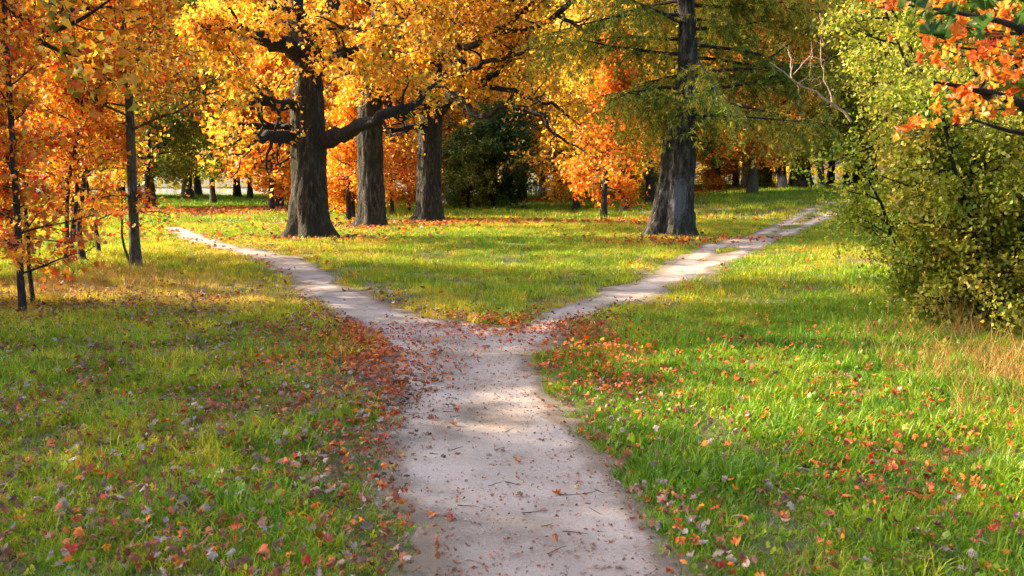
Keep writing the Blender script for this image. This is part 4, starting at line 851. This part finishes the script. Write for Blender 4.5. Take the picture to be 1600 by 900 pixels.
# --- shrubs on the right
def shrub(seed, loc, H, Rr, nst, nb, nt, nl, label, mat, leaf=.046, sig=.055, name='green_shrub', low=.2, dirs=None, group='small leaved shrubs on the right'):
    rg = np.random.default_rng(seed); root = thing(name, loc, label, 'shrub', group); L = []; Wt = Wood(); B = Wood()
    for s in range(nst):
        az = rg.uniform(0, 6.28) if dirs is None else dirs[s][0]; spread = rg.uniform(.08, .40) if dirs is None else dirs[s][1]
        W = Wood(); hh = H * rg.uniform(.7, 1.05); q = wander(rg, [rg.normal(0, .10), rg.normal(0, .10), -.05], [math.cos(az) * spread, math.sin(az) * spread, 1], hh, 9, .10, .0); rr = np.linspace(.038, .008, 10); W.tube(q, rr, 8, .05, s); W.build('stem', M['limb_bark'], root)
        for i in range(nb):
            t = rg.uniform(low, 1) * 9; a = int(min(t, 8)); p = q[a] + (q[a + 1] - q[a]) * (t - a); ba = rg.uniform(0, 6.28) if rg.uniform() < .4 else az + rg.normal(0, .9); el = rg.uniform(-.15, .7)
            l = Rr * rg.uniform(.35, .9); q2 = wander(rg, p, [math.cos(ba) * math.cos(el), math.sin(ba) * math.cos(el), math.sin(el)], l, 6, .16, -.02); r2 = np.linspace(.012, .003, 7); B.tube(q2, r2, 4)
            side_twigs(rg, Wt, q2, r2, nt, .1, .38, L, nl, sig)
    B.build('branches', M['limb_bark'], root, kind='stuff'); Wt.build('twigs', M['limb_bark'], root, kind='stuff'); C = np.concatenate(L); C = C[C[:, 2] > .05]
    obj('foliage', leaves_mesh('foliage', rg, C, leaf, M[mat], (KITE_V, KITE_F), clump=.5, svar=.4), root, kind='stuff'); print('shrub leaves', len(C)); return root
A = at(1490, 512)
shrub(81, (A[0] + .45, A[1], A[2]), 4.7, 1.15, 9, 19, 9, 36, 'big green shrub with dark stems rising from the dry grass', 'bush_gold', .045, low=.05)
shrub(85, (4.95, 11.2, float(gz(4.85, 11.2))), 2.5, 1.15, 7, 12, 8, 34, 'low green shrub spilling over the grass left of the big shrub', 'bush_leaf', .042, low=.05)
shrub(82, (6.8, 14.3, float(gz(6.8, 14.3))), 5.3, 1.35, 8, 15, 11, 42, 'paler yellow green shrub behind, its top highest against the larch', 'bush_gold', .048)
shrub(83, (7.1, 12.2, float(gz(7.1, 12.2))), 5.6, 1.7, 8, 15, 11, 40, 'tall green shrub at the right edge behind the maple boughs', 'bush_leaf', .05)
shrub(84, (6.3, 9.7, float(gz(6.3, 9.7))), 2.6, 1.25, 7, 13, 9, 44, 'low dense green shrub by the right edge over dry grass', 'bush_leaf', .044, low=.08)
# bare dead branch sticking out of the pale shrub
rg = np.random.default_rng(3); W = Wood(); Dd = 14.0
for pts in [[(1330, 190, 0, 4), (1290, 150, 0, 3.2), (1262, 140, 0, 2.6), (1238, 124, 0, 2.4), (1222, 110, 0, 1.6), (1208, 102, 0, 1)], [(1238, 124, 0, 2.2), (1235, 100, .1, 2), (1234, 80, .1, 1.7), (1228, 72, .1, 1.2), (1218, 67, .1, .7)],
            [(1240, 116, 0, 1.4), (1262, 90, -.2, 1.4), (1268, 86, -.2, 1.1), (1288, 94, -.3, .7)], [(1270, 86, -.2, 1.1), (1262, 105, 0, .6)], [(1290, 70, .2, 1), (1282, 50, .1, 1.6), (1281, 20, 0, 1.2)], [(1240, 128, 0, 1.5), (1255, 136, 0, .8)],
            [(1262, 125, 0, 1), (1275, 122, 0, 1.2), (1288, 130, 0, .6)], [(1300, 160, 0, 2), (1284, 110, .1, 1.5), (1282, 62, .1, 1.4)]]:
    q = pix_limb([(a, b2, c, d * .55) for a, b2, c, d in pts], Dd, np.zeros(3), 9); q[1:-1, :3] += rg.normal(0, .012, q[1:-1, :3].shape); W.tube(q[:, :3], q[:, 3], 5)
    for z_ in range(3):
        i_ = rg.integers(2, 8); W.tube(wander(rg, q[i_, :3], norm(q[min(i_ + 1, 8), :3] - q[i_, :3] + rg.normal(0, .05, 3)), rg.uniform(.12, .35), 4, .3), [.005, .004, .003, .0025, .0015], 4)
W.V = [v - np.array([6.8, 14.3, float(gz(6.8, 14.3))]) for v in W.V]
sh2 = [o for o in bpy.data.objects if o.get('label', '').startswith('paler yellow green shrub')][0]
W.build('dead_branch', M['dead_wood'], sh2, label='bare pale dead branch')
print('T shrubs', time.time() - T0)

# --- maple outside the right edge whose boughs reach in; its near leaves are single objects
def near_maple():
    rg = np.random.default_rng(91); b = np.array([4.6, 4.6, float(gz(4.6, 4.6))]); root = thing('maple_tree', b, 'maple at the right edge with orange and green boughs hanging into the top corner', 'tree')
    T = resample(np.array([[0, 0, -.1, .17], [0, 0, 1, .13], [-.05, 0, 2, .115], [-.1, 0, 3.2, .09], [0, .1, 4.6, .06], [0, 0, 6, .02]]), 30, 1)
    W = Wood(); W.tube(T[:, :3], T[:, 3], 20, .05, 4); W.build('trunk', M['grey_bark'], root)
    Wt = Wood(); spots = []
    limbs = [([(1830, 235, .3, 22), (1700, 205, .3, 15), (1610, 172, .2, 9.5), (1570, 150, .1, 8), (1538, 140, 0, 6), (1500, 132, -.1, 3.5), (1460, 128, -.2, 1.8)], 5.0),
             ([(1800, 120, 0, 16), (1680, 75, 0, 9), (1600, 42, 0, 6.5), (1560, 25, 0, 4.5), (1510, 22, 0, 3), (1460, 15, 0, 2), (1400, 5, 0, 1.2)], 4.6),
             ([(1720, 110, .2, 10), (1640, 100, .2, 5), (1580, 85, .2, 3.4), (1530, 78, .2, 2.4), (1480, 72, .2, 1.4)], 4.9),
             ([(1700, 205, .3, 9), (1600, 215, .3, 4), (1545, 195, .3, 2.4), (1500, 180, .3, 1.4)], 5.0),
             ([(1800, 20, -.4, 14), (1650, -30, -.6, 8), (1540, -45, -.8, 5), (1470, -30, -.9, 2.5), (1420, -10, -1, 1.2)], 4.0)]
    for pts, D in limbs:
        q = pix_limb(pts, D, b); Wb = Wood(); Wb.tube(q[:, :3], q[:, 3], 9, .04, 2); Wb.build('limb', M['limb_bark'], root)
    LM = [mesh_np('leaf', V, F, M['single_leaf']) for V, F in [(crumple(v_, 1.6 + i_, 40 + i_), f_) for i_, (v_, f_) in enumerate((maple_outline(.25, 21), maple_outline(.4, 22), maple_outline(.55, 23), maple_outline(.3, 24)))]]
    def leaf(p, s, col, hang):
        o = obj('leaf', LM[rg.integers(0, 4)], root); o.location = p; o.scale = (s,) * 3
        o.rotation_euler = (rg.normal(hang, .45), rg.normal(0, .5), rg.uniform(0, 6.28)); o.color = (*col, 1)
    cols = [(.80, .19, .015), (.82, .26, .02), (.72, .12, .012), (.80, .33, .03), (.80, .22, .02), (.5, .36, .05)]
    # (centre u, v, depth, spread px, count, green share)
    for u, v, D, su, sv, n, gr in [(1530, 60, 4.9, 50, 26, 68, .06), (1580, 100, 4.9, 40, 26, 50, .04), (1470, 92, 4.9, 26, 14, 16, .06), (1505, 160, 5.0, 30, 14, 26, .05), (1540, 175, 5.1, 22, 16, 14, .05), (1435, 208, 5.0, 16, 8, 9, .1),
                                   (1385, 8, 4.6, 18, 8, 9, 0), (1450, 22, 4.7, 22, 12, 14, .3), (1590, 20, 4.8, 26, 16, 20, .1), (1520, 195, 5.0, 20, 8, 8, .1), (1640, 90, 4.8, 26, 50, 30, .1)]:
        for k in range(n):
            uu, vv = u + rg.normal(0, su), v + rg.normal(0, sv); d = D + rg.normal(0, .22); p = at_depth(uu, vv, d) - b
            leaf(p, rg.uniform(.042, .082), (.10, .17, .02) if rg.uniform() < gr else cols[rg.integers(0, 6)], 1.1)
            if k % 4 == 0:
                e2 = at_depth(u + su * 1.3, v - sv * .3, D) - b; m_ = (p + e2) / 2 + rg.normal(0, .03, 3); Wt.tube(np.array([p, m_, e2]), [.0015, .0025, .004], 4)
    for u, v, D, s in [(1445, 18, 2.6, .11), (1478, 45, 2.7, .10), (1440, 58, 2.8, .10), (1535, 18, 2.7, .11), (1560, 8, 2.8, .10), (1535, 62, 3.1, .10), (1590, 40, 3.0, .10), (1415, 10, 2.7, .09), (1500, 2, 2.6, .11), (1595, 8, 2.9, .10)]:
        p = at_depth(u, v, D + 1.0) - b; leaf(p, s * 1.25, (.055, .115, .02), .9)
    for u, v in [(1440, 228), (1402, 222), (1560, 168)]:
        leaf(at_depth(u, v, 4.8) - b, .075, (.38, .26, .03), .9)
    B = Wood(); L = []
    for i in range(16):
        t = i / 16; p = T[int(12 + 17 * t), :3]; az = -.9 + rg.normal(0, 1.1); l = rg.uniform(1, 2.2); el = .2 + .7 * t; q = wander(rg, p, [math.cos(az) * math.cos(el), math.sin(az) * math.cos(el), math.sin(el)], l, 6, .15, .02); rr = np.linspace(.02, .005, 7); B.tube(q, rr, 5); side_twigs(rg, Wt, q, rr, 6, .3, .5, L, 12, .07)
    B.build('branches', M['limb_bark'], root, kind='stuff'); Wt.build('twigs', M['limb_bark'], root, kind='stuff')
    obj('crown', leaves_mesh('crown', rg, np.concatenate(L), .11, M['orange_leaf'], (STAR_V, STAR_F)), root, kind='stuff')
near_maple()

# --- trees that stand left of the picture and throw the long shade over the foreground
SH = 'trees left of the path outside the picture'
def outside(kind, x, y, rz, s, label, mat):
    r = place(kind, 800, 10, rz, s, label, mat, group=SH); r.location = (x, y, float(gz(x, y))); return r
outside('broad', -13.2, 6.6, 1.0, .80, 'amber tree standing left of the near meadow outside the frame', 'oak_leaf')
outside('tall', -15.0, 12.6, 2.0, .68, 'tall gold tree left of the path outside the frame', 'gold_leaf')
outside('broad', -10.6, 10.4, 3.0, .5, 'small orange tree left of the near meadow outside the frame', 'orange_leaf')

# ------------------------------------------------------------------ picket fence beyond the meadow
def fence(P0, P1, label):
    P0, P1 = np.array(P0), np.array(P1); L = np.linalg.norm(P1 - P0); d = (P1 - P0) / L; z = lambda t: float(gz(*(P0 + d * t)))
    root = thing('picket_fence', (P0[0], P0[1], z(0)), label, 'fence', 'fence panels by the lake', math.atan2(d[1], d[0])); z00 = z(0)
    def box(x0, x1, y0, y1, a, b): return np.array([[x, y, zz] for x in (x0, x1) for y in (y0, y1) for zz in (a, b)])
    BF = np.array([[0, 1, 3, 2], [4, 6, 7, 5], [0, 4, 5, 1], [2, 3, 7, 6], [0, 2, 6, 4], [1, 5, 7, 3]])
    pm = mesh_np('picket', box(-.03, .03, -.012, .012, .08, 1.15), BF, M['fence']); po = mesh_np('post', box(-.06, .06, -.06, .06, -.2, 1.3), BF, M['fence'])
    t = 0.0; i = 0
    while t < L:
        if i % 16 == 0: o = obj('post', po, root); o.location = (t, 0, z(t) - z00)
        else: o = obj('picket', pm, root); o.location = (t, -.03, z(t) - z00)
        t += .15; i += 1
    for h in (.3, .95):
        m_ = np.array([[x, y, zz] for x, zb_ in ((0, 0), (L, z(L) - z00)) for y in (.0, .045) for zz in (zb_ + h, zb_ + h + .07)]); obj('rail', mesh_np('rail', m_, BF, M['fence']), root)
fence((-2.0, 74), (6.0, 80), 'pale picket fence running back beside the dark green tree')
fence((6.2, 80), (12.5, 78), 'pale picket fence behind the lone orange maple')
fence((12.7, 77.8), (20.5, 76), 'pale picket fence seen right of the larch trunk')
# grey stone lying by the right oak
st = at(697, 320); rg = np.random.default_rng(8); W = Wood(); W.tube(np.array([[0, 0, -.1], [0, 0, .05], [.03, 0, .2], [.02, 0, .33], [0, 0, .36]]), [.5, .55, .45, .25, .02], 11, .15, 3)
o = W.build('boulder', M['stone']); o.location = st; o.scale = (1.2, .8, 1); o['label'] = 'low grey boulder on the grass right of the right oak'; o['category'] = 'boulder'

# ------------------------------------------------------------------ the largest fallen leaves and twigs, one by one
rg = np.random.default_rng(77)
FM = [mesh_np('fallen_leaf', V - np.array([0, .4, 0]), F, M['fallen']) for V, F in LEAFM]
pal = {'orange': (.80, .22, .03), 'red': (.58, .055, .02), 'brown': (.27, .12, .06), 'pale tan': (.38, .28, .22), 'yellow': (.75, .48, .06), 'rust': (.50, .15, .05)}
n = 0; tries = 0  # single leaves
while n < 240 and tries < 6000:
    tries += 1; v = rg.uniform(640, 905); u_ = rg.uniform(-20, 1620); p = at(u_, v); s = float(sd_at(p[0], p[1])); on = s > .02
    if on and (rg.uniform() > .15 + .8 * math.exp(-s / .12)): continue
    if p[0] > .5 and not on and s < -.6 and rg.uniform() > .45: continue
    c = rg.choice(list(pal), p=[.20, .16, .26, .13, .05, .20]) if p[0] < .6 or s > -.5 else rg.choice(list(pal), p=[.32, .28, .12, .06, .07, .15])
    k_ = rg.integers(0, 7)
    if on: wh = 'on the bare path ' + ('near its left edge' if p[0] < -.25 else 'near its right edge' if p[0] > .3 else 'near its middle')
    elif s > -.35: wh = 'in the leafy %s border of the path' % ('left' if p[0] < 0 else 'right')
    elif p[0] < 0: wh = 'in the shaded grass %s' % ('at the bottom left corner' if u_ < 260 and v > 770 else 'at the far left edge' if u_ < 160 else 'a step left of the path' if p[0] > -1.6 else 'midway across the left meadow')
    else: wh = 'in the green grass %s' % ('at the bottom right corner' if u_ > 1380 and v > 770 else 'below the dry orange stalks' if u_ > 1380 else 'a step right of the path' if p[0] < 1.5 else 'midway across the right meadow')
    wh += ', %s' % ('near' if p[1] < 4.9 else 'further off') if len(wh.split()) < 9 else ''
    big = rg.uniform(.034, .058); o = obj('fallen_leaf', FM[k_]); o.location = (p[0], p[1], p[2] + (.014 if on else rg.uniform(.035, .075)))
    o.rotation_euler = (rg.normal(0, .12 if on else .4), rg.normal(0, .12 if on else .4), rg.uniform(0, 6.28)); o.scale = (big,) * 3; o.color = (*pal[c], 1)
    o['label'] = '%s %s fallen leaf %s' % (['small', 'large'][int(big > .047)], c, wh) if k_ not in (3, 4, 6) else '%s narrow %s oak leaf %s' % (['small', 'large'][int(big > .047)], c, wh); o['category'] = 'fallen leaf'; o['group'] = 'fallen leaves lying nearest the viewer'; n += 1
for k in range(24):
    u_, v = rg.uniform(660, 960), rg.uniform(600, 880); p = at(u_, v)
    if float(sd_at(p[0], p[1])) < .05: continue
    L_ = rg.uniform(.05, .14); W = Wood(); q = wander(rg, [0, 0, .004], [1, 0, 0], L_, 4, .18, 0); q[:, 2] = .004 + np.abs(q[:, 2] - .004) * .3; W.tube(q, [.0022, .002, .0018, .0014, .0008], 5)
    o = W.build('twig', M['limb_bark']); o.location = (p[0], p[1], p[2] + .006); o.rotation_euler = (0, 0, rg.uniform(-1.2, 1.2)); o['label'] = '%s dark twig lying on the bare dirt path %s' % ('longer' if L_ > .1 else 'short', 'by its left side' if p[0] < -.2 else 'by its right side' if p[0] > .3 else 'along its middle'); o['category'] = 'twig'; o['group'] = 'dark twigs on the dirt path'

for o in list(bpy.data.objects):
    if o.get('label') == '' : pass
print('T done', time.time() - T0, 'unique tris', sum(sum(p.loop_total - 2 for p in m_.polygons) if len(m_.polygons) < 5000 else len(m_.loops) - 2 * len(m_.polygons) for m_ in bpy.data.meshes))
